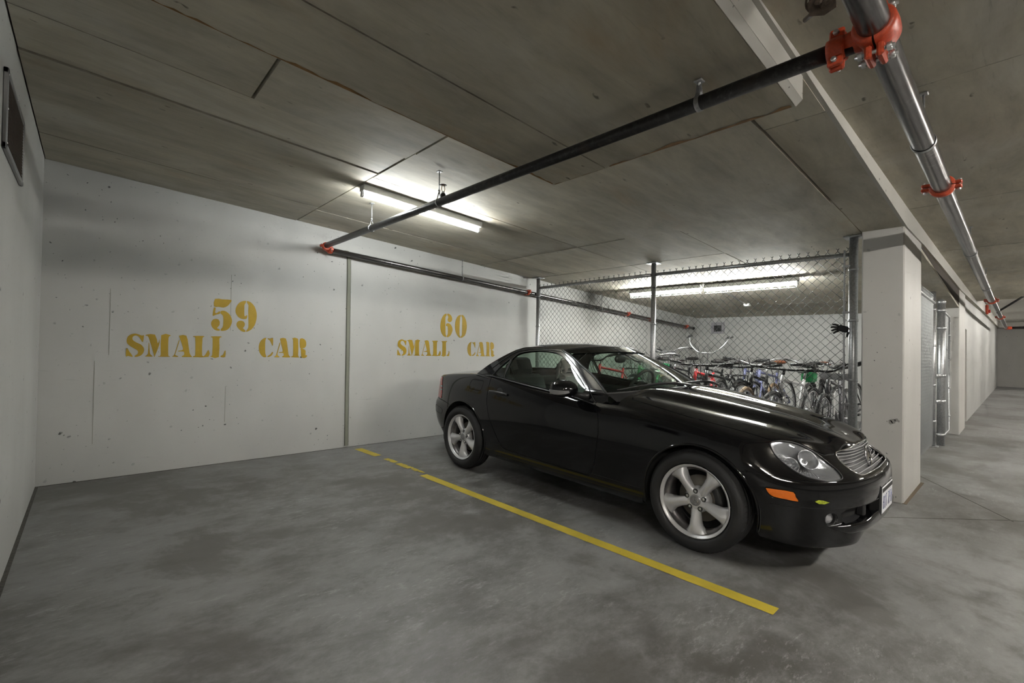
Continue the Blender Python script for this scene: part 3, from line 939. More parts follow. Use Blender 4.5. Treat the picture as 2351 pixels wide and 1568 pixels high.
# cockpit opening (id 1), top view
TOPV = (0, 0, 1)
gt = lambda f: f.calc_center_median().z > 0.78
ck = [(-0.545, -0.02), (-0.56, 0.25), (-0.60, 0.44), (-0.655, 0.58), (-0.735, 0.685), (-0.80, 0.725), (-1.2, 0.742), (-1.9, 0.736), (-2.2, 0.70), (-2.34, 0.64), (-2.46, 0.45), (-2.52, 0.2), (-2.53, -0.02)]
region(1, P2([(x, y, 0) for x, y in ck], TOPV), TOPV, gt, 0)
# headlight (id 2): along the diagonal of the front corner
HLD = (0.62, 0.58, 0.53)
hl = [(0.378, 0.685, 0.704), (0.385, 0.65, 0.717), (0.429, 0.597, 0.721), (0.486, 0.548, 0.706), (0.561, 0.499, 0.66), (0.638, 0.478, 0.600), (0.681, 0.503, 0.562), (0.684, 0.542, 0.548), (0.642, 0.612, 0.543), (0.578, 0.662, 0.553), (0.516, 0.681, 0.574), (0.453, 0.687, 0.613), (0.407, 0.696, 0.657)]
HL2 = loop2d(P2(hl, HLD), 4)
region(2, HL2, HLD, lambda f: f.calc_center_median().x > 0.3, 0.0035)
# grille (id 3): seen from the front
FRV = (1, 0, 0)
gr = [(-0.02, 0.690), (0.10, 0.689), (0.222, 0.682), (0.330, 0.664), (0.360, 0.650), (0.374, 0.622), (0.380, 0.592), (0.368, 0.565), (0.330, 0.554), (0.20, 0.551), (-0.02, 0.550)]
GRP = P2([(0, y, z) for y, z in gr], FRV)
region(3, GRP, FRV, lambda f: f.calc_center_median().x > 0.5, 0)
# side marker (id 4)
mk = [(0.400, 0.790, 0.484), (0.455, 0.765, 0.484), (0.517, 0.735, 0.480), (0.528, 0.728, 0.455), (0.539, 0.722, 0.428), (0.48, 0.75, 0.432), (0.432, 0.772, 0.437), (0.408, 0.781, 0.452), (0.396, 0.788, 0.475)]
MKD = (0.35, 0.93, 0.0)
region(4, loop2d(P2(mk, MKD), 2), MKD, g_front, 0.0030)
# fog lamp (id 5) and lower intake (id 6)
fg = [(0.5955+0.033*cos(2*pi*k/20), 0.340+0.034*sin(2*pi*k/20)) for k in range(20)]
region(5, P2([(0, y, z) for y, z in fg], FRV), FRV, g_front, 0)
it = [(-0.02, 0.402), (0.30, 0.402), (0.44, 0.398), (0.525, 0.388), (0.548, 0.370), (0.535, 0.330), (0.515, 0.312), (0.44, 0.310), (0.30, 0.310), (-0.02, 0.310)]
region(6, P2([(0, y, z) for y, z in it], FRV), FRV, g_front, 0)
# front bumper (id 7)
fb_ = [(0.275, 0.553), (0.333, 0.555), (0.464, 0.547), (0.53, 0.540), (0.62, 0.537), (0.70, 0.537), (0.95, 0.537), (0.95, 0.10), (0.20, 0.10), (0.20, 0.553)]
region(7, S2(fb_), SIDE, lambda f: f.calc_center_median().x > 0.2, 0.0016)
# bonnet (id 8), top view
hd_ = [(-0.505, -0.02), (-0.51, 0.25), (-0.53, 0.42), (-0.555, 0.56), (-0.560, 0.64), (-0.535, 0.675), (-0.45, 0.690), (-0.30, 0.706), (-0.135, 0.718), (0.0, 0.712), (0.153, 0.696), (0.316, 0.670), (0.355, 0.660), (0.372, 0.648), (0.42, 0.600), (0.484, 0.546), (0.555, 0.492), (0.59, 0.452), (0.612, 0.385), (0.632, 0.30), (0.660, 0.18), (0.672, 0.08), (0.675, -0.02)]
region(8, P2([(x, y, 0) for x, y in hd_], TOPV), TOPV, lambda f: f.calc_center_median().z > 0.60 and f.calc_center_median().x > -0.6, 0.0028)
# door (id 9)
dr = [(-1.995, 0.905), (-1.993, 0.88), (-1.990, 0.786), (-1.979, 0.693), (-1.956, 0.62), (-1.931, 0.557), (-1.896, 0.496), (-1.863, 0.444), (-1.818, 0.377), (-1.786, 0.335), (-1.760, 0.316), (-1.70, 0.309), (-1.235, 0.293), (-0.86, 0.286), (-0.798, 0.287), (-0.769, 0.318), (-0.753, 0.352), (-0.724, 0.495), (-0.710, 0.609), (-0.719, 0.681), (-0.737, 0.737), (-0.786, 0.804), (-0.80, 0.99), (-1.99, 0.99)]
region(9, S2(dr), SIDE, lambda f: f.calc_center_median().y > 0.55, 0.0028)
# fuel flap (id 10)
fl = [(-2.262, 0.884), (-2.245, 0.889), (-2.115, 0.890), (-2.092, 0.884), (-2.082, 0.865), (-2.086, 0.812), (-2.097, 0.798), (-2.118, 0.793), (-2.250, 0.797), (-2.272, 0.806), (-2.280, 0.825), (-2.274, 0.868)]
region(10, S2(fl), SIDE, lambda f: f.calc_center_median().y > 0.55, 0.0018, 98)
# tail light (id 11): from behind and the side
TLD = (-0.75, 0.65, 0.1)
def tpt(X, z): p = on_side(X, z); return (p.x, p.y, p.z)
tl = [tpt(-2.868, 0.872), tpt(-2.845, 0.80), tpt(-2.805, 0.70), tpt(-2.80, 0.648), tpt(-2.90, 0.650), (-3.10, 0.56, 0.655), (-3.155, 0.42, 0.66), (-3.15, 0.40, 0.72), (-3.12, 0.46, 0.80), (-3.03, 0.58, 0.862)]
region(11, P2(tl, TLD), TLD, lambda f: f.calc_center_median().x < -2.6, 0.0018)
# rear bumper (id 12)
rb_ = [(-2.60, 0.610), (-2.66, 0.622), (-2.748, 0.634), (-2.90, 0.640), (-3.4, 0.640), (-3.4, 0.10), (-2.50, 0.10), (-2.50, 0.610)]
region(12, S2(rb_), SIDE, lambda f: f.calc_center_median().x < -2.45, 0.0016)
# boot lid (id 13)
bt = [(-2.60, -0.02), (-2.595, 0.30), (-2.58, 0.52), (-2.60, 0.585), (-2.80, 0.60), (-3.02, 0.575), (-3.12, 0.50), (-3.25, 0.45), (-3.25, -0.02)]
region(13, P2([(x, y, 0) for x, y in bt], TOPV), TOPV, lambda f: f.calc_center_median().z > 0.645 and f.calc_center_median().x < -2.5, 0.0018)

bmesh.ops.recalc_face_normals
def extract(ids, push=0.0, mirror=(1,), nsm=True):
    """mesh arrays of all faces with these ids; mirror lists the sides"""
    vs, fs, ns = [], [], []
    sel = [f for f in bm.faces if f[PID] in ids]
    for s in mirror:
        idx = {}
        for f in sel:
            t = []
            for v in f.verts:
                if v not in idx:
                    n = body_normal(v.co)
                    p = v.co+n*push
                    idx[v] = len(vs); vs.append((p.x, p.y*s, p.z)); ns.append((n.x, n.y*s, n.z))
                t.append(idx[v])
            nf = f.normal; cn = body_normal(f.calc_center_median())
            if nf.dot(cn) < 0: t.reverse()
            if s < 0: t.reverse()
            fs.append(t)
    return vs, fs, ns
def part(name, ids, mat, push=0.0, mirror=(1, -1), parent=car, depth=0.0):
    vs, fs, ns = extract(ids, push, mirror)
    if not fs: return None
    me = bpy.data.meshes.new(name); me.from_pydata(vs, [], fs); me.update()
    me.polygons.foreach_set('use_smooth', [True]*len(me.polygons))
    me.normals_split_custom_set_from_vertices(ns)
    o = link_mesh(name, me, mat, parent)
    return o
bm.normal_update()
part('body_shell', (0,), M['paint'])
part('bonnet', (8,), M['paint'])
part('front_bumper', (7,), M['paint'])
part('rear_bumper', (12,), M['paint'])
part('boot_lid', (13,), M['paint'])
DOOR = {}
for s in (-1, 1):
    DOOR[s] = part('door', (9,), M['paint'], 0, (s,))
part('fuel_flap', (10,), M['paint'], 0, (-1,))
part('panel_gap', (98,), M['gap'], -0.004, (-1,))
part('body_shell', (10, 98), M['paint'], 0, (1,)).name = 'rear_wing_patch'
part('panel_gap', (99,), M['gap'], -0.004, (1, -1))
# ------------------------------------------------------------------ the car: lights, grille, glass, wheels, cabin
def mirrored(vs, s): return [(x, y*s, z) for x, y, z in vs]
# headlights
for s in (-1, 1):
    h = empty('headlight', parent=car)
    h['label'] = 'clear almond-shaped headlight'
    part('lens', (2,), M['lens'], 0.0015, (s,), h)
    vs, fs, ns = extract((2,), 0.0, (1,))
    c = sum((Vector(v) for v in vs), Vector())/len(vs)
    D = Vector(HLD).normalized()
    # bowl set back behind the lens, with its rim on the body edge
    bv_ = []
    edge_pts = [Vector(p) for p in hl]
    for v in vs:
        p = Vector(v)
        dmin = 1e9
        for k in range(len(edge_pts)):
            a = edge_pts[k]; b = edge_pts[(k+1) % len(edge_pts)]
            t = max(0, min(1, (p-a).dot(b-a)/(b-a).length_squared)); dmin = min(dmin, (p-(a+(b-a)*t)).length)
        depth = 0.006+0.050*sstep(0.0, 0.085, dmin)
        q = p-D*depth
        bv_.append((q.x, q.y*s, q.z))
    mb = MB(); mb.add(bv_, [f if s > 0 else f[::-1] for f in fs], True); mb.build('reflector', M['reflector'], h)
    U_, V_, Dn = basis(HLD)
    # two lamp bowls and the ribbed turn-signal strip
    for (off_u, off_v, r, nm, mt) in ((-0.028, 0.012, 0.055, 'main_lamp', 'reflector'), (0.075, -0.022, 0.042, 'high_beam_lamp', 'reflector')):
        cc = c+U_*off_u+V_*off_v-D*0.052
        Mx = Matrix((U_, V_, D)).transposed().to_4x4(); Mx.translation = cc
        mb = MB(); mb.lathe([(r*1.04, 0.042), (r, 0.045), (r*0.92, 0.030), (r*0.7, 0.012), (r*0.35, 0.0), (r*0.12, 0.004), (0.0001, 0.02)], 26, Mx)
        if s < 0: mb.v = mirrored(mb.v, -1); mb.f = [f[::-1] for f in mb.f]
        mb.build(nm, M[mt], h)
    # ribbed signal strip along the outer lower edge
    mb = MB()
    lo_edge = [Vector(p) for p in (hl[8], hl[9], hl[10], hl[11], hl[12])]
    for k in range(1, 14):
        t = k/14*(len(lo_edge)-1); i = min(int(t), len(lo_edge)-2); a = lo_edge[i].lerp(lo_edge[i+1], t-i)
        inn = a.lerp(c, 0.42)
        a2 = a.lerp(c, 0.08)
        mb.tube([a2-D*0.012, (a2+inn)/2-D*0.010, inn-D*0.016], 0.0022, 5)
    if s < 0: mb.v = mirrored(mb.v, -1); mb.f = [f[::-1] for f in mb.f]
    mb.build('signal_ribs', M['clearlens_white'], h)
    # dark gasket
    mb = MB(); ring = []
    for (u, v) in HL2:
        hit = BODY.ray_cast(U_*u+V_*v+D*3, -D)
        if hit[0]: ring.append(hit[0]+D*0.001)
    mb.tube(ring, 0.0042, 6, closed=True)
    if s < 0: mb.v = mirrored(mb.v, -1); mb.f = [f[::-1] for f in mb.f]
    mb.build('gasket', M['trim_black'], h)

# grille
gz = [0.564+i*0.0152 for i in range(8)]
grille = empty('grille', parent=car); grille['label'] = 'slatted grey grille with a three-pointed star'
part('mesh_backing', (3,), simple('grille_mesh', (0.05, 0.05, 0.052), 0.5, 0.3, bump=0.8, bscale=240), -0.022, (1, -1), grille)
def gwidth(z):
    # half width of the opening at height z
    best = 0
    pts = gr
    for a, b in zip(pts, pts[1:]):
        if (a[1]-z)*(b[1]-z) <= 0 and abs(a[1]-b[1]) > 1e-6:
            best = max(best, a[0]+(b[0]-a[0])*(z-a[1])/(b[1]-a[1]))
    return best
def front_curve(z, w, push, n=24):
    out = []
    for k in range(n+1):
        y = -w+2*w*k/n; p = on_front(abs(y), z+0.000*abs(y), push)
        if p: out.append(Vector((p.x, y, p.z)))
    return out
for z in gz:
    w = gwidth(z)-0.004
    if w < 0.05: continue
    MB().tube(front_curve(z, w, -0.010), 0.0033, 6).build('slat', M['grille_bar'], grille)
rim = []
full = [(y, z) for y, z in gr if y > 0]
ring2 = [(-y, z) for y, z in reversed(full)]+full
ring2 = loop2d(ring2, 4)
for (y, z) in ring2:
    p = on_front(abs(y), z, -0.001)
    if p: rim.append(Vector((p.x, y, p.z)))
MB().tube(rim, 0.0036, 7, closed=True).build('surround', M['chrome'], grille)
# star badge
sc_ = on_front(0.0, 0.607, 0.004); tilt = Vector((1, 0, 0.22)).normalized()
Mx = axis_matrix(sc_, tilt)
mb = MB()
ringp = [Mx @ Vector((0.060*cos(2*pi*k/40), 0.060*sin(2*pi*k/40), 0.004)) for k in range(40)]
mb.tube(ringp, 0.0052, 8, closed=True)
upl = (Mx.inverted().to_3x3() @ Vector((0, 0, 1))); ua = atan2(upl.y, upl.x)
for k in range(3):
    a = ua+2*pi*k/3
    d_ = Vector((cos(a), sin(a), 0)); n_ = Vector((-sin(a), cos(a), 0))
    vs = [d_*0.058+Vector((0, 0, .004)), n_*0.012+Vector((0, 0, .002)), -n_*0.012+Vector((0, 0, .002)), Vector((0, 0, .013)), Vector((0, 0, -.004))]
    mb.add([Mx @ v for v in vs], [(0, 1, 3), (0, 3, 2), (0, 4, 1), (0, 2, 4), (1, 4, 3), (2, 3, 4)])
mb.build('star', M['chrome'], grille)
bp = on_top(0.585, 0.0, 0.0)
mb = MB(); mb.lathe([(0.0001, .003), (.020, .003), (.024, .0015), (.024, -.002)], 24, axis_matrix(bp, body_normal(bp))); mb.build('bonnet_badge', M['chrome'], car)
# amber side markers
for s in (-1, 1):
    mo = part('side_marker', (4,), M['amber'], 0.004, (s,)); mo['label'] = 'amber side marker lamp'
    vs, fs, ns = extract((4,), 0.0, (1,)); c = sum((Vector(v) for v in vs), Vector())/len(vs)
# fog lamps
for s in (-1, 1):
    f0 = on_front(0.5955, 0.340, 0.0); dirn = Vector((0.86, 0.50, 0.0)).normalized()
    f_ = empty('fog_lamp', parent=car); f_['label'] = 'round front fog lamp'
    Mx = axis_matrix(f0-dirn*0.024, dirn)
    for nm, prof, mt in (('lens', [(0.0001, 0.012), (0.012, 0.011), (0.024, 0.008), (0.033, 0.001), (0.034, -0.02)], 'clearlens_white'), ('bezel', [(0.033, -0.02), (0.034, 0.012), (0.037, 0.022), (0.040, 0.018), (0.043, -0.03)], 'trim_black')):
        mb = MB(); mb.lathe(prof, 28, Mx)
        if s < 0: mb.v = mirrored(mb.v, -1); mb.f = [q[::-1] for q in mb.f]
        mb.build(nm, M[mt], f_)
# lower intake: dark recess with a bright lip under it
intake = empty('lower_intake', parent=car)
part('recess', (6,), M['black_matte'], -0.055, (1, -1), intake)
mb = MB()
for (z0, p0, z1, p1) in ((0.402, 0.0, 0.396, -0.055), (0.310, 0.0, 0.316, -0.055)):
    a = front_curve(z0, 0.53, p0, 40); b = front_curve(z1, 0.53, p1, 40); n = min(len(a), len(b))
    mb.grid([a[:n], b[:n]], True)
mb.build('recess_lip', M['trim_black'], intake)
lipc = front_curve(0.298, 0.612, 0.002, 56)
mb = MB()
prof = [(0.012, -0.040), (0.014, 0.000), (0.018, 0.012), (0.016, 0.021), (0.006, 0.027), (-0.012, 0.026), (-0.030, 0.018), (-0.042, 0.006), (-0.046, -0.012)]
rows_ = []
for p in lipc:
    n = body_normal(Vector((p.x, abs(p.y), p.z))); n = Vector((n.x, n.y*(1 if p.y > 0 else -1), 0)).normalized()
    e = min(1.0, (0.612-abs(p.y))/0.12); e = max(0.0, e)**0.8; hs = 1.0+1.1*(1-sstep(0.15, 0.50, abs(p.y)))
    rows_.append([p+n*(o*e if o > 0 else o)+Vector((0, 0, h*e*(hs if h > 0 else 1.0))) for h, o in prof])
mb.grid(rows_, True, flip=True)
mb.build('lip', M['paint'], intake)
for y in (-0.30, 0.30):
    q = on_front(abs(y), 0.355, -0.03); MB().cbox((q.x-0.03, y-0.022, 0.318), (q.x+0.012, y+0.022, 0.396), 0.008).build('strut', M['trim_black'], intake)
# bumper crease line
for s in (-1, 1):
    pts = []
    for k in range(40):
        t = k/39; y = 0.775*(1-t)+0.165*t
        q = on_front(y, 0.398+0.004*t, 0.0005)
        if q: pts.append(Vector((q.x, q.y*s, q.z)))
    MB().tube(pts, 0.0016, 5).build('bumper_crease', M['gap'], car)
# scrap of lime tape on the bumper
tp = on_front(0.648, 0.436, 0.002)
nv = body_normal(tp); nv = Vector((nv.x, -nv.y, nv.z)); tpm = Vector((tp.x, -tp.y, tp.z))
tx = Vector((0.62, 0.78, 0)).normalized()
mb = MB(); pts = [(-0.040, 0.000), (-0.022, 0.010), (0.004, 0.008), (0.040, -0.002), (0.012, -0.011), (-0.018, -0.010)]
mb.add([tpm+tx*a+Vector((0, 0, b)) for a, b in pts]+[tpm+tx*a+Vector((0, 0, b))-nv*0.006 for a, b in pts], [tuple(range(6)), tuple(reversed(range(6, 12)))]+[(i, (i+1) % 6, 6+(i+1) % 6, 6+i) for i in range(6)])
tp_o = mb.build('tape_scrap', M['sticker'], car); tp_o['label'] = 'scrap of lime yellow tape on the bumper'
# licence plate
pl = empty('licence_plate', parent=car)
px_ = 0.800
MB().cbox((px_-0.055, -0.165, 0.296), (px_+0.004, 0.165, 0.478), 0.008).build('holder', M['black_plastic'], pl)
MB().cbox((px_+0.003, -0.152, 0.310), (px_+0.0075, 0.152, 0.462), 0.002).build('plate', M['plate'], pl)
MB().box((px_+0.0072, -0.148, 0.432), (px_+0.0085, 0.148, 0.456)).build('header_band', M['black_plastic'], pl)
# plate characters from strokes
STROKE = {'8': [[(0, .5), (0, .9), (.5, 1), (1, .9), (1, .5), (.5, .5), (0, .5), (0, .1), (.5, 0), (1, .1), (1, .5)]],
          '1': [[(.2, .8), (.5, 1), (.5, 0)], [(.2, 0), (.8, 0)]], '7': [[(0, 1), (1, 1), (.4, 0)]], 'T': [[(0, 1), (1, 1)], [(.5, 1), (.5, 0)]],
          'F': [[(0, 0), (0, 1), (1, 1)], [(0, .5), (.8, .5)]], 'W': [[(0, 1), (.25, 0), (.5, .7), (.75, 0), (1, 1)]]}
mb = MB()
for k, ch in enumerate('81T7FW'):
    y0 = -0.128+k*0.043+(0.012 if k > 2 else 0)
    for st in STROKE[ch]:
        mb.tube([(px_+0.0066, y0+a*0.026, 0.335+b*0.075) for a, b in st], 0.0030, 5)
mb.build('characters', M['plate_ink'], pl)
# tail lights
for s in (-1, 1):
    t_ = part('tail_light', (11,), M['redlens'], 0.003, (s,)); t_['label'] = 'red tail light cluster'
    mb = MB()
    for zz in (0.74, 0.775):
        row = []
        for k in range(12):
            X = -2.825-0.035*k/11-0.15*(zz-0.74)
            q = on_side(X, zz, 0.0045); row.append(Vector((q.x, q.y*s, q.z)))
        mb.tube(row, 0.006, 6)
    mb.build('reversing_lens', M['clearlens_white'], t_)
# rear bumper pad outline
for s in (-1, 1):
    pts = [(-2.955, 0.565), (-2.90, 0.562), (-2.80, 0.553), (-2.768, 0.545), (-2.757, 0.522), (-2.768, 0.498), (-2.80, 0.490), (-2.90, 0.497), (-2.955, 0.503)]
    MB().tube([Vector((q.x, q.y*s, q.z)) for q in (on_side(x, z, 0.0005) for x, z in loop2d(pts, 3))], 0.0018, 5, closed=True).build('bumper_pad_seam', M['gap'], car)
# door handle with recess, sill lines
for s in (-1, 1):
    d_ = DOOR[s]
    cup = on_side(-1.83, 0.803)
    mb = MB(); n_ = body_normal(cup)
    Mx = axis_matrix(cup-n_*0.0005, n_)
    mb.lathe([(0.0001, -0.012+0.0125), (0.030, 0.0012), (0.040, 0.0016), (0.043, 0.0)], 24, Mx)
    if s < 0: mb.v = mirrored(mb.v, -1); mb.f = [q[::-1] for q in mb.f]
    mb.build('handle_recess', M['black_matte'], d_)
    pts = []
    for k in range(13):
        t = k/12; X = -1.955+0.235*t; z = 0.802-0.010*t
        q = on_side(X, z, 0.010+0.026*sin(pi*min(1, max(0, t)))**0.6)
        pts.append(Vector((q.x, q.y*s, q.z)))
    r_ = [0.010+0.004*sin(pi*k/12) for k in range(13)]
    MB().tube(pts, r_, 10).build('door_handle', M['trim_black'], d_)
    # waist moulding under the side glass
    row = []
    for k in range(30):
        t = k/29; X = -2.03+1.24*t
        z = lin([(-2.05, 0.944), (-1.85, 0.927), (-1.55, 0.893), (-1.28, 0.868), (-1.0, 0.845), (-0.79, 0.812)], X)
        q = on_side(X, z-0.012, 0.004); row.append(Vector((q.x, q.y*s, q.z+0.008)))
    MB().tube(row, 0.0065, 6).build('waist_moulding', M['trim_black'], d_)
# sill seam from arch to arch
for s in (-1, 1):
    for a, b, z0, z1 in ((-1.985, -1.80, 0.334, 0.335), (-0.77, -0.352, 0.306, 0.298)):
        MB().tube([Vector((q.x, q.y*s, q.z)) for q in (on_side(a+(b-a)*k/12, z0+(z1-z0)*k/12, 0.0005) for k in range(13))], 0.0016, 5).build('sill_seam', M['gap'], car)
    rowa = [on_side(-1.95+1.60*k/30, 0.262-0.020*k/30, 0.0) for k in range(31)]
    rowb = [on_side(-1.95+1.60*k/30, 0.222-0.018*k/30, 0.014) for k in range(31)]
    mb = MB(); mb.grid([[Vector((q.x, q.y*s, q.z)) for q in rowa], [Vector((q.x, q.y*s, q.z)) for q in rowb], [Vector((q.x, (q.y-0.05)*s, q.z-0.02)) for q in rowb]], True, flip=(s > 0))
    mb.build('sill_skirt', M['paint'], car)
# wheel arch liners and lips, underbody
for s in (-1, 1):
    for (cx, cz, R) in (ARCH_F, ARCH_R):
        mb = MB()
        Mx = Matrix.Translation((cx, 0.50*s, cz)) @ Matrix.Rotation(-pi/2*s, 4, 'X')
        mb.lathe([(0.02, 0.0), (R+0.012, 0.0), (R+0.012, 0.29)], 40, Mx, True, (0.0 if s > 0 else 0.0)-0.22 if s < 0 else -pi-0.22, (pi+0.22 if s < 0 else 0.22))
        mb.build('arch_liner', M['black_matte'], car)
        lip = []
        for k in range(41):
            a = -0.25+(pi+0.50)*k/40; X = cx+R*cos(a); z = cz+R*sin(a)
            if z < 0.20: continue
            h = BODY.ray_cast(Vector((X, 1.6, z)), Vector((0, -1, 0)))
            if h[0] is None: continue
            q = h[0]+body_normal(h[0])*-0.002
            lip.append(Vector((q.x, q.y*s, q.z)))
        MB().tube(lip, 0.0075, 8).build('arch_lip', M['paint'], car)
mb = MB(); mb.cbox((-3.0, -0.60, 0.27), (-2.78, 0.60, 0.33), 0.02); mb.cbox((-2.02, -0.74, 0.19), (-0.36, 0.74, 0.26), 0.02); mb.cbox((-2.78, -0.49, 0.22), (0.42, 0.49, 0.30), 0.02); mb.cbox((0.40, -0.58, 0.215), (0.60, 0.58, 0.28), 0.02)
mb.build('underbody', M['black_matte'], car)

# ---- cabin: side frames, glass, roof
def gy(X, z):
    t = max(0.0, (z-0.88)/0.30)
    return 0.768-0.205*t**1.1-0.03*max(0.0, -(X+1.9))
OUTER = [(-0.700, 0.895), (-0.861, 0.994), (-1.043, 1.079), (-1.196, 1.149), (-1.325, 1.200), (-1.50, 1.212), (-1.64, 1.218), (-1.80, 1.218), (-1.921, 1.182), (-2.004, 1.140), (-2.109, 1.080), (-2.191, 1.025), (-2.24, 0.985), (-2.29, 0.945)]
BASE = [(-2.29, 0.930), (-2.05, 0.930), (-1.85, 0.915), (-1.55, 0.880), (-1.28, 0.855), (-1.0, 0.83), (-0.80, 0.805), (-0.70, 0.835)]
GLASS = [(-1.870, 0.925), (-1.877, 0.98), (-1.893, 1.105), (-1.866, 1.144), (-1.814, 1.167), (-1.729, 1.182), (-1.628, 1.190), (-1.50, 1.190), (-1.378, 1.176), (-1.303, 1.153), (-1.202, 1.104), (-1.096, 1.042), (-0.995, 0.980), (-0.905, 0.915), (-0.930, 0.850), (-1.256, 0.865), (-1.544, 0.888)]
QUART = [(-2.048, 0.940), (-2.03, 0.981), (-1.989, 1.042), (-1.925, 1.107), (-1.906, 1.09), (-1.882, 0.93)]
def dense2(pts, per=5): return [(p.x, p.y) for p in crom([(a, b, 0) for a, b in pts], per)]
frame_poly = dense2(OUTER)+dense2(BASE, 3)
def sideframe_mesh():
    b2 = bmesh.new()
    xs = [-2.31+i*0.022 for i in range(75)]; zs = [0.79+i*0.0165 for i in range(28)]
    gv = {}
    for i, x in enumerate(xs):
        for j, z in enumerate(zs): gv[i, j] = b2.verts.new((x, z, 0))
    for i in range(len(xs)-1):
        for j in range(len(zs)-1): b2.faces.new((gv[i, j], gv[i+1, j], gv[i+1, j+1], gv[i, j+1]))
    def c2(poly):
        n = len(poly)
        for i in range(n):
            a, b = poly[i], poly[(i+1) % n]
            lo = (min(a[0], b[0])-1e-4, min(a[1], b[1])-1e-4); hi = (max(a[0], b[0])+1e-4, max(a[1], b[1])+1e-4)
            fs = []
            for f in b2.faces:
                X = [v.co.x for v in f.verts]; Y = [v.co.y for v in f.verts]
                if max(X) >= lo[0] and min(X) <= hi[0] and max(Y) >= lo[1] and min(Y) <= hi[1]: fs.append(f)
            if not fs: continue
            geom = set(fs)
            for f in fs: geom.update(f.edges); geom.update(f.verts)
            d = Vector((b[0]-a[0], b[1]-a[1], 0))
            if d.length < 1e-7: continue
            bmesh.ops.bisect_plane(b2, geom=list(geom), dist=1e-6, plane_co=(a[0], a[1], 0), plane_no=(d.y, -d.x, 0))
    for poly in (frame_poly, GLASS, QUART): c2(poly)
    res = {'frame': [], 'glass': [], 'quarter': []}
    for f in b2.faces:
        c = f.calc_center_median()
        if not inside(frame_poly, c.x, c.y): continue
        key = 'glass' if inside(GLASS, c.x, c.y) else 'quarter' if inside(QUART, c.x, c.y) else 'frame'
        res[key].append([(v.co.x, v.co.y) for v in f.verts])
    b2.free(); return res
SF = sideframe_mesh()
def gnormal(X, z):
    e = 0.004
    a = Vector((2*e, gy(X+e, z)-gy(X-e, z), 0)); b = Vector((0, gy(X, z+e)-gy(X, z-e), 2*e))
    n = b.cross(a); n.normalize()
    return n if n.y > 0 else -n
def side_piece(name, faces, s, mat, inset, parent):
    idx = {}; vs = []; fs = []; ns = []
    for f in faces:
        t = []
        for (x, z) in f:
            k = (round(x, 5), round(z, 5))
            if k not in idx:
                n = gnormal(x, z); p = Vector((x, gy(x, z), z))-n*inset
                idx[k] = len(vs); vs.append((p.x, p.y*s, p.z)); ns.append((n.x, n.y*s, n.z))
            t.append(idx[k])
        a, b, c = (Vector(vs[t[0]]), Vector(vs[t[1]]), Vector(vs[t[2]]))
        if (b-a).cross(c-a).y*s < 0: t.reverse()
        fs.append(t)
    me = bpy.data.meshes.new(name); me.from_pydata(vs, [], fs); me.update()
    me.polygons.foreach_set('use_smooth', [True]*len(me.polygons))
    me.normals_split_custom_set_from_vertices(ns)
    return link_mesh(name, me, mat, parent)
for s in (-1, 1):
    fr_ = side_piece('hardtop_side', SF['frame'], s, M['paint'], 0.0, car)
    side_piece('inner_trim', SF['frame'], s, M['interior'], 0.022, fr_)
    side_piece('door_window', SF['glass'], s, M['glass'], 0.006, car)['label'] = 'tinted side window glass'
    side_piece('quarter_window', SF['quarter'], s, M['glass'], 0.006, car)
    # bright edge seals round the windows and up the pillar
    for poly, closed in ((GLASS, True), (QUART, True)):
        pts = [Vector((x, (gy(x, z)+0.001)*s, z)) for x, z in poly]
        MB().tube(pts, 0.0036, 6, closed=closed).build('window_seal', M['trim_black'], fr_)
    rail = dense2([(-0.785, 0.812), (-0.879, 0.922), (-1.045, 1.040), (-1.218, 1.138), (-1.335, 1.190), (-1.50, 1.200), (-1.70, 1.202), (-1.84, 1.186), (-1.925, 1.150), (-2.02, 1.085), (-2.10, 1.010)], 5)
    MB().tube([Vector((x, (gy(x, z)+0.003)*s, z)) for x, z in rail], 0.0045, 6).build('gutter_rail', M['chrome'] if False else M['trim_black'], fr_)
# windscreen
def outer_pt(i_poly):
    return i_poly
WB = [(-0.530, 0.0, 0.925), (-0.545, 0.22, 0.921), (-0.585, 0.42, 0.913), (-0.645, 0.58, 0.903), (-0.705, 0.700, 0.893)]
WT = [(-1.155, 0.0, 1.238), (-1.170, 0.18, 1.236), (-1.215, 0.36, 1.226), (-1.275, 0.48, 1.212), (-1.325, 0.545, 1.199)]
def edge_side(t):  # near edge of the screen along the pillar
    return None
AP = [(-0.705, 0.895), (-0.861, 0.994), (-1.043, 1.079), (-1.196, 1.149), (-1.325, 1.199)]
def screen(base, top, side, n_u=20, n_v=18, bulge=0.02):
    B = crom(base, 8); T = crom(top, 8)
    S = [Vector((x, gy(x, z), z)) for x, z in dense2(side, 8)]
    def at(c, t):
        f = t*(len(c)-1); i = min(int(f), len(c)-2); return c[i].lerp(c[i+1], f-i)
    rows = []
    for v in range(n_v+1):
        tv = v/n_v; row = []
        for u in range(n_u+1):
            tu = u/n_u
            p = at(B, tu).lerp(at(T, tu), tv)
            lin_edge = at(B, 1).lerp(at(T, 1), tv); p += (at(S, tv)-lin_edge)*tu**3
            nrm_ = Vector((0.45, 0, 0.89)) if base[0][0] > -1.5 else Vector((-0.45, 0, 0.89))
            p += nrm_*bulge*4*tv*(1-tv)*(1-tu**2*0.8)
            row.append(p)
        rows.append(row[::-1] and [Vector((q.x, -q.y, q.z)) for q in reversed(row[1:])]+row)
    return rows
ws_rows = screen(WB, WT, AP)
MB().grid(ws_rows, True).build('windscreen', M['glass'], car)
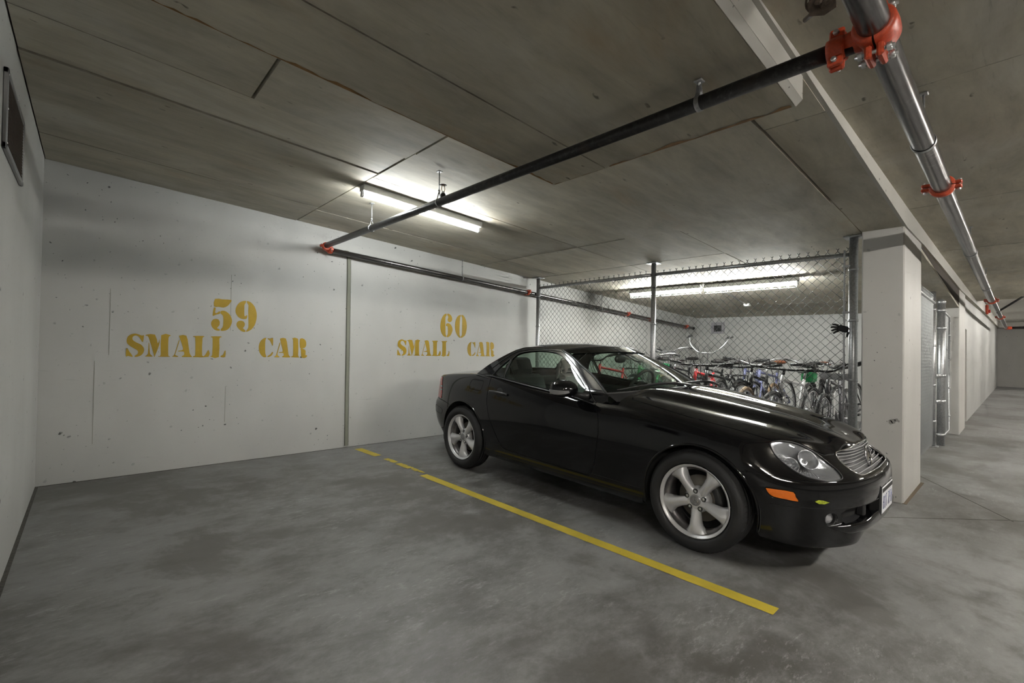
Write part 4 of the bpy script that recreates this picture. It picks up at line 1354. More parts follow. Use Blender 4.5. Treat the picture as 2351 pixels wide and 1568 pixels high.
# dark band round the screen
edge = [r_[0] for r_ in ws_rows]+ws_rows[-1]+[r_[-1] for r_ in reversed(ws_rows)]+ws_rows[0][::-1]
MB().tube(edge, 0.009, 6, closed=True).build('windscreen_seal', M['trim_black'], car)
mb = MB()
mb.grid([[p*1.0+Vector((0.004, 0, 0.0045)) for p in ws_rows[i]] for i in (15, 16, 17, 18)], True); mb.build('sunshade_band', glass_mat('dark_band', (0.10, 0.11, 0.11)), car)
# cowl under the screen
mb = MB()
cw0 = [p+Vector((0, 0, 0.002)) for p in ws_rows[0]]
cw1 = []
for p in cw0:
    X = p.x+0.055+0.03*(abs(p.y)/0.7)**2
    q = on_top(min(-0.49, X), min(abs(p.y), 0.70), -0.012); cw1.append(Vector((q.x, p.y, q.z)))
mb.grid([cw0, cw1], True); mb.build('cowl', M['trim_black'], car)
# roof
RC = [(-1.155, 1.238), (-1.25, 1.252), (-1.38, 1.264), (-1.55, 1.270), (-1.72, 1.266), (-1.86, 1.250), (-1.97, 1.222)]
n_u = 20
rrows = []
RE = dense2([(-1.325, 1.199), (-1.50, 1.212), (-1.64, 1.218), (-1.80, 1.218), (-1.890, 1.195)], 6)
RCd = [(p.x, p.y) for p in crom([(a, b, 0) for a, b in RC], 4)]
WTd = crom(WT, 6); RTd = crom([(-1.97, 0.0, 1.222), (-1.962, 0.18, 1.220), (-1.94, 0.36, 1.212), (-1.915, 0.47, 1.202), (-1.890, 0.535, 1.195)], 6)
def lerp_at(c, t):
    f = t*(len(c)-1); i = min(int(f), len(c)-2)
    a, b = c[i], c[i+1]
    if isinstance(a, tuple): return tuple(x+(y-x)*(f-i) for x, y in zip(a, b))
    return a.lerp(b, f-i)
NV = 26
for v in range(NV+1):
    tv = v/NV; cxr, czr = lerp_at(RCd, tv); exr, ezr = lerp_at(RE, tv)
    row = []
    for u in range(n_u+1):
        tu = u/n_u
        fX = lerp_at(WTd, tu).x*(1-tv)+lerp_at(RTd, tu).x*tv
        y = gy(exr, ezr)*tu
        z = czr+(ezr-czr)*(tu**2.6)
        row.append(Vector((fX, y, z)))
    rrows.append([Vector((q.x, -q.y, q.z)) for q in reversed(row[1:])]+row)
MB().grid(rrows, True).build('roof', M['paint'], car)
MB().grid([[p+Vector((0, 0, -0.03)) for p in r_] for r_ in rrows], True, True).build('headliner', M['interior'], car)
# rear window
RWB = [(-2.56, 0.0, 0.952), (-2.545, 0.22, 0.950), (-2.49, 0.42, 0.947), (-2.40, 0.58, 0.945), (-2.29, 0.69, 0.943)]
RWT = [(-1.97, 0.0, 1.222), (-1.962, 0.18, 1.220), (-1.94, 0.36, 1.212), (-1.915, 0.47, 1.202), (-1.890, 0.535, 1.195)]
CP = [(-2.29, 0.945), (-2.24, 0.985), (-2.191, 1.025), (-2.109, 1.080), (-2.004, 1.140), (-1.921, 1.182), (-1.890, 1.195)]
rw = screen(RWB, RWT, CP)
n_ = len(rw[0]); k0, k1 = 7, n_-8
MB().grid([r_[k0:k1+1] for r_ in rw[2:-2]], True, True).build('rear_window', M['glass'], car)
mb = MB()
mb.grid([r_[:k0+1] for r_ in rw], True, True); mb.grid([r_[k1:] for r_ in rw], True, True)
mb.grid([r_[k0:k1+1] for r_ in rw[:3]], True, True); mb.grid([r_[k0:k1+1] for r_ in rw[-3:]], True, True)
mb.build('rear_pillars', M['paint'], car)
# wipers
for (a, b, c_, nm) in (((-0.50, 0.10, 0.934), (-0.62, -0.30, 0.945), (-0.70, -0.655, 0.905), 'wiper'), ((-0.50, 0.62, 0.915), (-0.55, 0.35, 0.955), (-0.56, 0.02, 0.944), 'wiper')):
    w_ = empty(nm, parent=car)
    P = crom([a, Vector(a).lerp(Vector(b), 0.5)+Vector((0.015, 0, 0.014)), b, c_], 6)
    MB().tube([p+Vector((0.01, 0, 0.012)) for p in P], [0.010]*7+[0.007]*(len(P)-7), 7).build('arm', M['trim_black'], w_)
    MB().tube([p+Vector((0, 0, 0.002)) for p in P[4:]], 0.0055, 6).build('blade', M['black_plastic'], w_)
# door mirrors
for s in (-1, 1):
    m_ = empty('door_mirror', parent=car)
    sec = []
    for (X, y0, y1, z0, z1) in ((-1.030, 0.855, 1.010, 0.868, 0.962), (-1.022, 0.836, 1.024, 0.856, 0.975), (-0.99, 0.83, 1.028, 0.852, 0.980), (-0.945, 0.835, 1.022, 0.855, 0.976), (-0.905, 0.85, 1.005, 0.866, 0.962), (-0.878, 0.875, 0.975, 0.885, 0.940), (-0.870, 0.90, 0.945, 0.900, 0.925)):
        cy_, cz_ = (y0+y1)/2, (z0+z1)/2; ring = []
        for k in range(24):
            a = 2*pi*k/24; e = 2.8
            ca, sa = cos(a), sin(a)
            ring.append(Vector((X, (cy_+(y1-y0)/2*math.copysign(abs(ca)**(2/e), ca))*s, cz_+(z1-z0)/2*math.copysign(abs(sa)**(2/e), sa))))
        ring.append(ring[0]); sec.append(ring)
    mb = MB(); mb.grid(sec, True, flip=(s > 0)); mb.add(sec[-1][:-1], [tuple(range(24))]); mb.build('housing', M['paint'], m_)
    mb = MB(); mb.add([p+Vector((0.006, 0, 0)) for p in sec[0][:-1]], [tuple(range(24))]); mb.build('mirror_glass', M['chrome'], m_)
    MB().tube([(-0.86, 0.765*s, 0.862), (-0.90, 0.80*s, 0.866), (-0.945, 0.85*s, 0.876)], [0.026, 0.022, 0.024], 10).build('arm', M['trim_black'], m_)
    # clear turn signal wrapped round the front of the housing
    mb = MB(); st = []
    SEC = ((-1.026, 0.836, 1.024, 0.856, 0.975), (-0.99, 0.83, 1.028, 0.852, 0.980), (-0.945, 0.835, 1.022, 0.855, 0.976), (-0.905, 0.85, 1.005, 0.866, 0.962), (-0.880, 0.873, 0.978, 0.884, 0.942))
    for fz_ in (-0.62, -0.36, -0.08):
        row = []
        for k in range(17):
            f = k/16*(len(SEC)-1); i0 = min(int(f), len(SEC)-2); a_ = [p+(q-p)*(f-i0) for p, q in zip(SEC[i0], SEC[i0+1])]
            cyy, czz, hw, hh = (a_[1]+a_[2])/2, (a_[3]+a_[4])/2, (a_[2]-a_[1])/2, (a_[4]-a_[3])/2
            yy = cyy+hw*(1-abs(fz_)**2.8)**(1/2.8)
            row.append(Vector((a_[0]+0.002+0.006*k/16, (yy+0.0045)*s, czz+hh*fz_)))
        st.append(row)
    mb.grid(st, True, flip=(s < 0)); mb.grid([[p+Vector((-0.012, -0.010*s, 0)) for p in r_] for r_ in st], True, flip=(s > 0)); mb.build('turn_signal', M['clearlens_white'], m_)
    # triangular mirror foot on the door
    tri = [(-0.905, 0.915), (-0.805, 0.806), (-0.93, 0.845)]
    vs = [Vector((x, (gy(x, z)+0.003)*s, z)) for x, z in tri]+[Vector((x, (gy(x, z)-0.015)*s, z)) for x, z in tri]
    MB().add(vs, [(0, 1, 2), (5, 4, 3), (0, 3, 4, 1), (1, 4, 5, 2), (2, 5, 3, 0)]).build('mirror_foot', M['trim_black'], m_)
# interior
MB().cbox((-2.30, -0.72, 0.25), (-0.60, 0.72, 0.30), 0.02).build('cabin_floor', M['interior'], car)
mb = MB(); mb.cbox((-0.98, -0.70, 0.60), (-0.60, 0.70, 0.865), 0.04); mb.cbox((-1.04, 0.20, 0.70), (-0.70, 0.56, 0.895), 0.05); mb.build('dashboard', M['interior'], car)
for s in (-1, 1):
    MB().cbox((-2.02, 0.665*s-0.03, 0.32), (-0.82, 0.665*s+0.03, 0.835), 0.03).build('door_card', M['interior'], car)
    st_ = empty('seat', parent=car)
    MB().cbox((-1.82, 0.37*s-0.25, 0.32), (-1.25, 0.37*s+0.25, 0.50), 0.05).build('cushion', M['leather'], st_)
    Mx = Matrix.Translation((-1.80, 0.37*s, 0.46)) @ Matrix.Rotation(radians(-22), 4, 'Y')
    MB().cbox((-0.07, -0.25, 0), (0.07, 0.25, 0.52), 0.05, Mx).build('backrest', M['leather'], st_)
    MB().cbox((-0.05, -0.13, 0.53), (0.05, 0.13, 0.70), 0.035, Mx).build('headrest', M['leather'], st_)
MB().cbox((-2.42, -0.66, 0.30), (-2.08, 0.66, 0.90), 0.05).build('rear_bulkhead', M['interior'], car)
for y in (-0.37, 0.37):
    MB().tube([(-2.06, y-0.16, 0.88), (-2.06, y-0.15, 1.03), (-2.06, y-0.08, 1.075), (-2.06, y+0.08, 1.075), (-2.06, y+0.15, 1.03), (-2.06, y+0.16, 0.88)], 0.022, 8).build('roll_bar', M['interior'], car)
sw = empty('steering_wheel', parent=car)
Mx = axis_matrix((-1.13, 0.37, 0.86), Vector((-0.92, 0, 0.40)))
MB().tube([Mx @ Vector((0.185*cos(2*pi*k/36), 0.185*sin(2*pi*k/36), 0)) for k in range(36)], 0.015, 8, closed=True).build('rim', M['leather'], sw)
mb = MB(); mb.lathe([(0.0001, .02), (.05, .02), (.075, .005), (.07, -.03)], 20, Mx)
for a in (0.2, pi-0.2, -pi/2): mb.tube([Mx @ Vector((0.06*cos(a), 0.06*sin(a), 0)), Mx @ Vector((0.18*cos(a), 0.18*sin(a), 0))], 0.016, 6)
mb.build('hub', M['leather'], sw)
Mx = Matrix.Translation((-1.115, 0.0, 1.135)) @ Matrix.Rotation(radians(10), 4, 'Z')
mb = MB()
prof = [(0.0001, -0.105), (0.018, -0.100), (0.030, -0.08), (0.036, -0.04), (0.037, 0.0), (0.036, 0.04), (0.030, 0.08), (0.018, 0.100), (0.0001, 0.105)]
mb.lathe(prof, 20, Mx @ Matrix.Scale(0.6, 4, (1, 0, 0)) @ Matrix.Rotation(pi/2, 4, 'X')); mb.tube([(-1.115, 0, 1.16), (-1.15, 0, 1.215)], 0.010, 8)
mb.build('rear_view_mirror', M['trim_black'], car)

# ---- wheels (local axis: z points outward)
def wheel_proto():
    w = empty('wheel')
    R = 0.308
    mb = MB()
    prof = [(0.222, 0.062), (0.226, 0.084), (0.238, 0.096), (0.256, 0.1025), (0.276, 0.099), (0.292, 0.088), (0.302, 0.074), (0.3075, 0.060), (0.308, 0.056),
            (0.308, 0.040), (0.302, 0.039), (0.302, 0.033), (0.308, 0.032), (0.308, 0.012), (0.301, 0.011), (0.301, 0.004), (0.308, 0.003), (0.308, -0.003), (0.308, -0.012), (0.301, -0.013), (0.301, -0.020), (0.308, -0.021),
            (0.308, -0.056), (0.302, -0.074), (0.276, -0.099), (0.24, -0.098), (0.222, -0.07)]
    mb.lathe(prof, 72)
    mb.build('tyre', M['rubber'], w)
    # tread shoulder blocks
    mb = MB()
    for k in range(64):
        a = 2*pi*k/64; Mx = Matrix.Rotation(a, 4, 'Z')
        mb.box((0.2925, -0.0105, 0.0625), (0.3085, 0.0105, 0.0860), Mx @ Matrix.Translation((0, 0, 0)) @ Matrix.Shear('XZ', 4, (0, 0)) if False else Mx @ Matrix(((1, 0, -0.62, 0.0388), (0, 1, 0, 0), (0, 0, 1, 0), (0, 0, 0, 1))))
    mb.build('tread_blocks', M['rubber'], w)
    mb = MB()
    mb.lathe([(0.2225, 0.086), (0.2195, 0.0885), (0.2165, 0.086), (0.2140, 0.080), (0.2085, 0.078), (0.2040, 0.066), (0.2020, 0.045)], 64)
    mb.build('rim_lip', M['silver'], w)
    mb = MB()
    mb.lathe([(0.2040, 0.066), (0.2000, 0.040), (0.1900, 0.034), (0.182, 0.028), (0.180, 0.01), (0.186, -0.05), (0.200, -0.085), (0.215, -0.09)], 64)
    mb.build('rim_barrel', M['alloy_dirty'], w)
    # five broad spokes with an off-centre ridge
    hubz = 0.052
    mb = MB()
    for k in range(5):
        base = -pi/2+2*pi*k/5
        secs = []
        for (r, wl, wr, zc_, zr, tw) in ((0.040, 0.032, 0.032, 0.046, 0.056, 0.0), (0.066, 0.029, 0.029, 0.046, 0.062, 0.0), (0.090, 0.028, 0.029, 0.047, 0.069, 0.01), (0.120, 0.030, 0.033, 0.046, 0.077, 0.02), (0.150, 0.035, 0.040, 0.044, 0.081, 0.03), (0.172, 0.041, 0.050, 0.043, 0.081, 0.03), (0.190, 0.049, 0.062, 0.044, 0.078, 0.02), (0.2045, 0.058, 0.076, 0.050, 0.070, 0.0)):
            ring = []
            for (tt, zz) in ((-wl, zc_-0.022), (-wl, zc_), (-wl*0.80, zc_+(zr-zc_)*0.55), (-wl*0.35, zr), (wr*0.15, zr-0.004), (wr*0.75, zc_+(zr-zc_)*0.35), (wr, zc_-0.004), (wr, zc_-0.022)):
                a = base+tt/max(r, 0.05)*1.0 if r > 0.17 else base+math.atan2(tt, r)
                rr = r if r > 0.17 else sqrt(r*r+tt*tt)
                ring.append(Vector((rr*cos(a), rr*sin(a), zz)))
            secs.append(ring)
        mb.grid(secs, True, flip=True)
        mb.grid([[s_[0] for s_ in secs], [s_[-1] for s_ in secs]], True)
    mb.build('spokes', M['silver'], w)
    mb = MB(); mb.lathe([(0.0001, 0.058), (0.030, 0.058), (0.052, 0.057), (0.066, 0.050), (0.078, 0.036), (0.080, 0.0)], 40); mb.build('hub_face', M['silver'], w)
    mb = MB(); mb.lathe([(0.0001, 0.0625), (0.026, 0.0622), (0.033, 0.0605), (0.035, 0.057)], 32)
    mb.build('centre_cap', simple('cap_grey', (0.30, 0.30, 0.31), 0.4, 0.5), w)
    mb = MB()
    mb.tube([Vector((0.022*cos(2*pi*k/28), 0.022*sin(2*pi*k/28), 0.0625)) for k in range(28)], 0.0012, 5, closed=True)
    for k in range(3):
        a = pi/2+2*pi*k/3; mb.tube([(0, 0, 0.0632), (0.021*cos(a), 0.021*sin(a), 0.0628)], [0.0022, 0.0008], 5)
    mb.build('cap_emblem', M['chrome'], w)
    for k in range(5):
        a = -pi/2+pi/5+2*pi*k/5; Mx = Matrix.Translation((0.056*cos(a), 0.056*sin(a), 0.048))
        MB().lathe([(0.0150, 0.0108), (0.0140, 0.0095), (0.0120, 0.0)], 16, Mx).lathe([(0.0150, 0.0108), (0.0105, 0.0114)], 16, Mx).build('bolt_seat', M['black_matte'], w)
        MB().lathe([(0.0001, 0.016), (0.006, 0.016), (0.0078, 0.014), (0.0078, 0.0)], 6, Mx).build('wheel_bolt', M['steel'], w)
    mb = MB(); mb.lathe([(0.05, -0.02), (0.142, -0.02), (0.142, -0.042), (0.05, -0.042)], 40); mb.build('brake_disc', M['disc'], w)
    mb = MB(); mb.lathe([(0.10, 0.006), (0.158, 0.006), (0.160, -0.06), (0.10, -0.06)], 14, None, True, -0.15, 0.75); mb.build('brake_caliper', M['trim_black'], w)
    mb = MB(); mb.lathe([(0.0001, -0.07), (0.19, -0.07)], 32); mb.build('dust_shield', M['black_matte'], w)
    return w
wp = wheel_proto()
first = True
for (X, s) in ((0.0, -1), (-2.40, -1), (0.0, 1), (-2.40, 1)):
    w = wp if first else copy_tree(wp)
    first = False
    w.parent = car
    rot = Matrix.Rotation(pi/2*(-s), 4, 'X') if s > 0 else Matrix.Rotation(pi/2, 4, 'X')
    w.matrix_local = Matrix.Translation((X, 0.734*s, 0.308)) @ rot @ Matrix.Rotation((0.0 if X == 0 else radians(-4)), 4, 'Z')
bm.free()
GLYPH = {
    'five': [[(0.886, 1.601), (0.949, 1.602), (1.023, 1.603), (1.016, 1.576), (0.992, 1.540), (0.958, 1.522), (0.917, 1.526), (0.878, 1.528)], [(0.877, 1.514), (0.893, 1.512), (0.889, 1.470), (0.903, 1.464), (0.925, 1.485), (0.928, 1.459), (0.900, 1.449), (0.877, 1.436), (0.869, 1.443)], [(0.936, 1.486), (0.966, 1.491), (0.997, 1.473), (1.022, 1.440), (1.034, 1.396), (1.026, 1.356), (1.008, 1.320), (0.978, 1.297), (0.940, 1.294), (0.942, 1.313), (0.955, 1.331), (0.959, 1.361), (0.959, 1.422), (0.951, 1.448), (0.933, 1.464)], [(0.893, 1.408), (0.916, 1.404), (0.929, 1.382), (0.928, 1.351), (0.914, 1.329), (0.909, 1.317), (0.929, 1.308), (0.930, 1.294), (0.903, 1.295), (0.877, 1.312), (0.860, 1.343), (0.859, 1.372), (0.872, 1.398)]],
    'nine': [[(1.150, 1.605), (1.149, 1.582), (1.139, 1.559), (1.140, 1.470), (1.145, 1.448), (1.165, 1.462), (1.164, 1.431), (1.146, 1.420), (1.114, 1.422), (1.082, 1.444), (1.063, 1.482), (1.063, 1.522), (1.080, 1.563), (1.110, 1.594)], [(1.160, 1.603), (1.194, 1.595), (1.231, 1.553), (1.251, 1.486), (1.250, 1.423), (1.235, 1.363), (1.204, 1.316), (1.162, 1.292), (1.162, 1.307), (1.175, 1.328), (1.179, 1.364), (1.174, 1.508), (1.175, 1.562), (1.162, 1.584)], [(1.110, 1.403), (1.134, 1.396), (1.147, 1.372), (1.141, 1.344), (1.130, 1.328), (1.150, 1.309), (1.151, 1.291), (1.121, 1.296), (1.089, 1.324), (1.073, 1.354), (1.076, 1.381), (1.089, 1.397)]],
    'S': [[(0.352, 1.230), (0.352, 1.210), (0.347, 1.170), (0.338, 1.174), (0.322, 1.209), (0.301, 1.224), (0.281, 1.217), (0.273, 1.199), (0.280, 1.180), (0.304, 1.161), (0.332, 1.146), (0.350, 1.123), (0.356, 1.095), (0.347, 1.063), (0.325, 1.042), (0.295, 1.035), (0.293, 1.045), (0.310, 1.059), (0.315, 1.076), (0.309, 1.094), (0.287, 1.110), (0.257, 1.133), (0.238, 1.156), (0.235, 1.183), (0.243, 1.214), (0.266, 1.234), (0.294, 1.241), (0.324, 1.231), (0.340, 1.225)], [(0.233, 1.105), (0.244, 1.107), (0.255, 1.082), (0.276, 1.047), (0.275, 1.035), (0.246, 1.044), (0.233, 1.039)]],
    'M': [[(0.387, 1.162), (0.392, 1.148), (0.398, 1.068), (0.415, 1.046), (0.413, 1.038), (0.367, 1.039), (0.367, 1.045), (0.384, 1.064)], [(0.368, 1.234), (0.431, 1.237), (0.452, 1.157), (0.464, 1.198), (0.465, 1.182), (0.462, 1.141), (0.432, 1.039), (0.425, 1.060), (0.386, 1.211), (0.368, 1.222)], [(0.476, 1.234), (0.541, 1.237), (0.540, 1.226), (0.529, 1.208), (0.531, 1.053), (0.540, 1.045), (0.539, 1.037), (0.462, 1.038), (0.462, 1.046), (0.476, 1.057)]],
    'A': [[(0.613, 1.235), (0.664, 1.236), (0.681, 1.154), (0.693, 1.071), (0.708, 1.046), (0.707, 1.036), (0.636, 1.037), (0.636, 1.046), (0.650, 1.056), (0.647, 1.086), (0.606, 1.087), (0.608, 1.095), (0.641, 1.104), (0.634, 1.145), (0.612, 1.219)], [(0.607, 1.189), (0.611, 1.178), (0.585, 1.070), (0.585, 1.054), (0.603, 1.045), (0.602, 1.037), (0.564, 1.039), (0.564, 1.047), (0.577, 1.062)]],
    'L': [[(0.721, 1.235), (0.801, 1.238), (0.801, 1.228), (0.791, 1.212), (0.792, 1.051), (0.817, 1.060), (0.834, 1.098), (0.845, 1.100), (0.844, 1.039), (0.725, 1.036), (0.725, 1.048), (0.737, 1.059), (0.734, 1.215), (0.721, 1.224)]],
    'L2': [[(0.863, 1.236), (0.943, 1.239), (0.942, 1.228), (0.929, 1.212), (0.929, 1.037), (0.863, 1.039), (0.863, 1.047), (0.874, 1.060), (0.874, 1.215), (0.863, 1.226)], [(0.942, 1.048), (0.964, 1.061), (0.975, 1.096), (0.985, 1.099), (0.982, 1.038), (0.949, 1.037)]],
    'C': [[(1.347, 1.239), (1.339, 1.216), (1.337, 1.161), (1.340, 1.078), (1.351, 1.042), (1.324, 1.039), (1.295, 1.069), (1.279, 1.114), (1.280, 1.169), (1.298, 1.210), (1.325, 1.234)], [(1.361, 1.235), (1.384, 1.231), (1.410, 1.239), (1.411, 1.163), (1.402, 1.164), (1.384, 1.208), (1.361, 1.226)], [(1.362, 1.039), (1.364, 1.051), (1.391, 1.070), (1.403, 1.092), (1.415, 1.088), (1.404, 1.060), (1.383, 1.044)]],
    'A2': [[(1.482, 1.237), (1.535, 1.238), (1.554, 1.156), (1.565, 1.071), (1.579, 1.048), (1.578, 1.036), (1.506, 1.038), (1.506, 1.047), (1.519, 1.057), (1.512, 1.085), (1.472, 1.084), (1.475, 1.093), (1.507, 1.099), (1.497, 1.155), (1.483, 1.211)], [(1.475, 1.190), (1.481, 1.174), (1.455, 1.070), (1.474, 1.047), (1.473, 1.038), (1.428, 1.039), (1.428, 1.047), (1.444, 1.061)]],
    'R': [[(1.597, 1.240), (1.659, 1.239), (1.663, 1.063), (1.672, 1.045), (1.670, 1.037), (1.597, 1.038), (1.597, 1.048), (1.612, 1.062), (1.609, 1.224)], [(1.679, 1.238), (1.721, 1.239), (1.743, 1.209), (1.744, 1.165), (1.728, 1.141), (1.705, 1.135), (1.733, 1.121), (1.740, 1.102), (1.739, 1.063), (1.756, 1.063), (1.753, 1.044), (1.730, 1.031), (1.702, 1.036), (1.694, 1.063), (1.691, 1.116), (1.686, 1.130), (1.700, 1.148), (1.681, 1.140)]],
    'six': [[(3.574, 1.641), (3.575, 1.616), (3.560, 1.598), (3.557, 1.548), (3.565, 1.365), (3.574, 1.344), (3.574, 1.325), (3.545, 1.329), (3.506, 1.363), (3.484, 1.418), (3.479, 1.474), (3.486, 1.537), (3.510, 1.595), (3.542, 1.632)], [(3.593, 1.644), (3.632, 1.634), (3.662, 1.604), (3.670, 1.569), (3.655, 1.540), (3.629, 1.529), (3.604, 1.540), (3.595, 1.565), (3.607, 1.601), (3.589, 1.621)], [(3.572, 1.500), (3.604, 1.514), (3.647, 1.497), (3.676, 1.448), (3.675, 1.405), (3.650, 1.354), (3.617, 1.326), (3.585, 1.324), (3.587, 1.345), (3.601, 1.367), (3.598, 1.466), (3.575, 1.472)]],
    'zero': [[(3.810, 1.641), (3.813, 1.618), (3.802, 1.602), (3.796, 1.490), (3.797, 1.367), (3.812, 1.342), (3.810, 1.319), (3.773, 1.341), (3.736, 1.393), (3.719, 1.464), (3.724, 1.536), (3.749, 1.603), (3.780, 1.631)], [(3.826, 1.642), (3.864, 1.632), (3.902, 1.576), (3.920, 1.496), (3.914, 1.423), (3.888, 1.356), (3.826, 1.319), (3.824, 1.343), (3.839, 1.369), (3.840, 1.492), (3.840, 1.601), (3.827, 1.618)]],
}
# ------------------------------------------------------------------ painted stall numbers on the back wall
def letter(name, polys, parent, fx=lambda x: x, fz=lambda z: z):
    mb = MB()
    for p in polys:
        q = loop2d([(fx(x), fz(z)) for x, z in p], 2)
        cx_ = [a for a, b in q]
        n = len(q)
        bmx = bmesh.new()
        vs = [bmx.verts.new((x, YB-0.0022, z)) for x, z in q]
        es = [bmx.edges.new((vs[i], vs[(i+1) % n])) for i in range(n)]
        bmesh.ops.triangle_fill(bmx, use_beauty=True, use_dissolve=False, edges=es, normal=(0, -1, 0))
        bmx.verts.index_update()
        vv = [v.co.copy() for v in bmx.verts]; ff = [[v.index for v in f.verts] for f in bmx.faces]
        for f in ff:
            a, b, c = vv[f[0]], vv[f[1]], vv[f[2]]
            if (b-a).cross(c-a).y > 0: f.reverse()
        mb.add(vv, ff)
        mb.add([(x, YB-0.0022, z) for x, z in q]+[(x, YB, z) for x, z in q], [(i, (i+1) % n, n+(i+1) % n, n+i) for i in range(n)])
        bmx.free()
    return mb.build(name, M['yellow_wall'], parent)
sx2 = lambda x: 2.846+(x-0.2327)*1.045
sz2 = lambda z: z+0.030
for (num, fx, fz, lab) in ((('five', 'nine'), lambda x: x, lambda z: z, 'yellow stencilled stall marking 59 SMALL CAR on the white wall'), (('six', 'zero'), sx2, sz2, 'yellow stencilled stall marking 60 SMALL CAR on the wall behind the car')):
    r = empty('stall_marking', (0, 0, 0)); tag(r, lab, 'wall marking', 'stall markings on the back wall', 'thing')
    for k in num: letter('digit', GLYPH[k], r)
    for k in ('S', 'M', 'A', 'L', 'L2', 'C', 'A2', 'R'): letter('letter', GLYPH[k], r, fx, fz)

# ------------------------------------------------------------------ vent in the left wall
v_ = empty('wall_vent', (XL, 3.28, 1.98)); tag(v_, 'dark louvred vent with a grey metal frame high on the left wall', 'vent')
y0, y1, z0, z1 = -0.335, 0.335, -0.003, 0.345
fm = simple('vent_frame', (0.30, 0.30, 0.30), 0.5, 0.4)
for lo, hi in (((0.0, y0, z0), (0.016, y0+0.028, z1)), ((0.0, y1-0.028, z0), (0.016, y1, z1)), ((0.0, y0, z0), (0.016, y1, z0+0.025)), ((0.0, y0, z1-0.025), (0.016, y1, z1))):
    MB().cbox(lo, hi, 0.003).build('frame_bar', fm, v_)
MB().box((0.0, y0+0.02, z0+0.02), (0.002, y1-0.02, z1-0.02)).build('backing', M['black_matte'], v_)
rust = simple('rusty_slat', (0.075, 0.045, 0.032), 0.6, 0.2, var=0.4, bscale=30)
mb0 = MB().box((-0.006, y0+0.027, -0.0022), (0.008, y1-0.027, 0.0008), Matrix.Rotation(radians(35), 4, 'Y')).mesh('slat')
for k in range(20):
    o = link_mesh('slat', mb0, rust, v_); o.location = (0.007, 0, z0+0.033+k*0.0149)
for yy, zz in ((y0+.014, .02), (y0+.014, .32), (y1-.014, .02), (y1-.014, .32), (0, .334), (y0+.014, .17), (y1-.014, .17)):
    MB().lathe([(0.0001, .003), (.004, .002), (.005, 0)], 8, axis_matrix((0.016, yy, zz), (1, 0, 0))).build('screw', M['steel'], v_)
# vent at the back of the cage
v2 = empty('wall_vent', (10.70, 4.69, 1.64)); tag(v2, 'small square grey vent on the rear wall of the bicycle cage', 'vent')
MB().cbox((-0.02, -0.155, 0), (0.0, 0.155, 0.265), 0.004).build('face_plate', simple('vent_grey', (0.33, 0.32, 0.34), 0.5), v2)
MB().box((-0.024, -0.085, 0.05), (-0.018, 0.085, 0.19)).build('opening', M['black_matte'], v2)
for k in range(5): MB().box((-0.028, -0.075+k*0.036, 0.05), (-0.020, -0.065+k*0.036, 0.19)).build('vane', M['galv_dull'], v2)

# ------------------------------------------------------------------ sprinkler pipes
def clamp(name, p, axis, r, label, w=0.042, ears=True, up_=(0, 0, 1), cat='pipe clamp', mat='red_iron', group=None):
    """two-part red grooved coupling with bolts"""
    e = empty(name, p); tag(e, label, cat, group)
    ax_ = Vector(axis).normalized(); U_ = Vector(up_); U_ = (U_-ax_*U_.dot(ax_)).normalized(); W_ = ax_.cross(U_)
    Mx = Matrix((U_, W_, ax_)).transposed().to_4x4()
    for a0 in (0.06, pi+0.06):
        MB().lathe([(r*1.0, -w/2), (r*1.30, -w/2), (r*1.42, -w/4), (r*1.42, w/4), (r*1.30, w/2), (r*1.0, w/2)], 14, Mx, True, a0, a0+pi-0.12).build('housing_half', M[mat], e)
    for s in (-1, 1):
        for t in (-1, 1):
            c = U_*(s*r*1.72)+W_*(t*0.014)
            MB().cbox((-0.020, -0.010, -w*0.42), (0.026, 0.010, w*0.42), 0.005, Mx @ Matrix.Translation((s*r*1.55, t*0.013, 0))).build('bolt_lug', M[mat], e)
        MB().tube([U_*(s*r*1.72)-W_*0.036, U_*(s*r*1.72)+W_*0.036], 0.0055, 8).build('bolt', M['steel'], e)
        for t in (-1, 1):
            MB().lathe([(0.0001, .010), (0.0085, .010), (0.0095, .008), (0.0095, 0)], 6, axis_matrix(U_*(s*r*1.72)+W_*(t*0.024), W_*t)).build('nut', M['steel'], e)
    return e
def ring_hanger(name, p, axis, r, ztop, label, rod_r=0.0045, strap=False, group=None):
    e = empty(name, p); tag(e, label, 'pipe hanger', group)
    ax_ = Vector(axis).normalized(); W_ = Vector((0, 0, 1)).cross(ax_).normalized(); H = ztop-p[2]
    pts = [Vector((0, 0, r+0.055))]
    for k in range(25):
        a = radians(62)-radians(304)*k/24
        pts.append(W_*(cos(a)*r*1.06)+Vector((0, 0, sin(a)*r*1.06)))
    pts.append(Vector((0, 0, r+0.055)))
    mb = MB()
    for d in ((-0.008, -0.004, 0, 0.004, 0.008) if strap else (-0.004, 0.0, 0.004)): mb.tube([q+ax_*d for q in pts], 0.0022, 5)
    mb.build('ring', M['galv'], e)
    MB().tube([(0, 0, r+0.045), (0, 0, H)], rod_r, 8).build('rod', M['galv'], e)
    MB().lathe([(0.0001, .012), (.0095, .012), (.0095, 0), (0.0001, 0)], 6, Matrix.Translation((0, 0, r+0.05))).build('nut', M['galv'], e)
    MB().cbox((-0.018, -0.018, H-0.008), (0.018, 0.018, H), 0.003).build('anchor', M['galv'], e)
    return e
BXP = 1.88
def zbr(y): return 2.183+(y-0.36)*0.0165
branch = MB().tube([(BXP, y, zbr(y)) for y in (0.375, 2.0, 3.6, 5.10)], 0.0295, 20).build('branch_pipe', M['pipe_dark'])
tag(branch, 'black sprinkler pipe crossing the ceiling from the aisle main to the back wall', 'pipe')
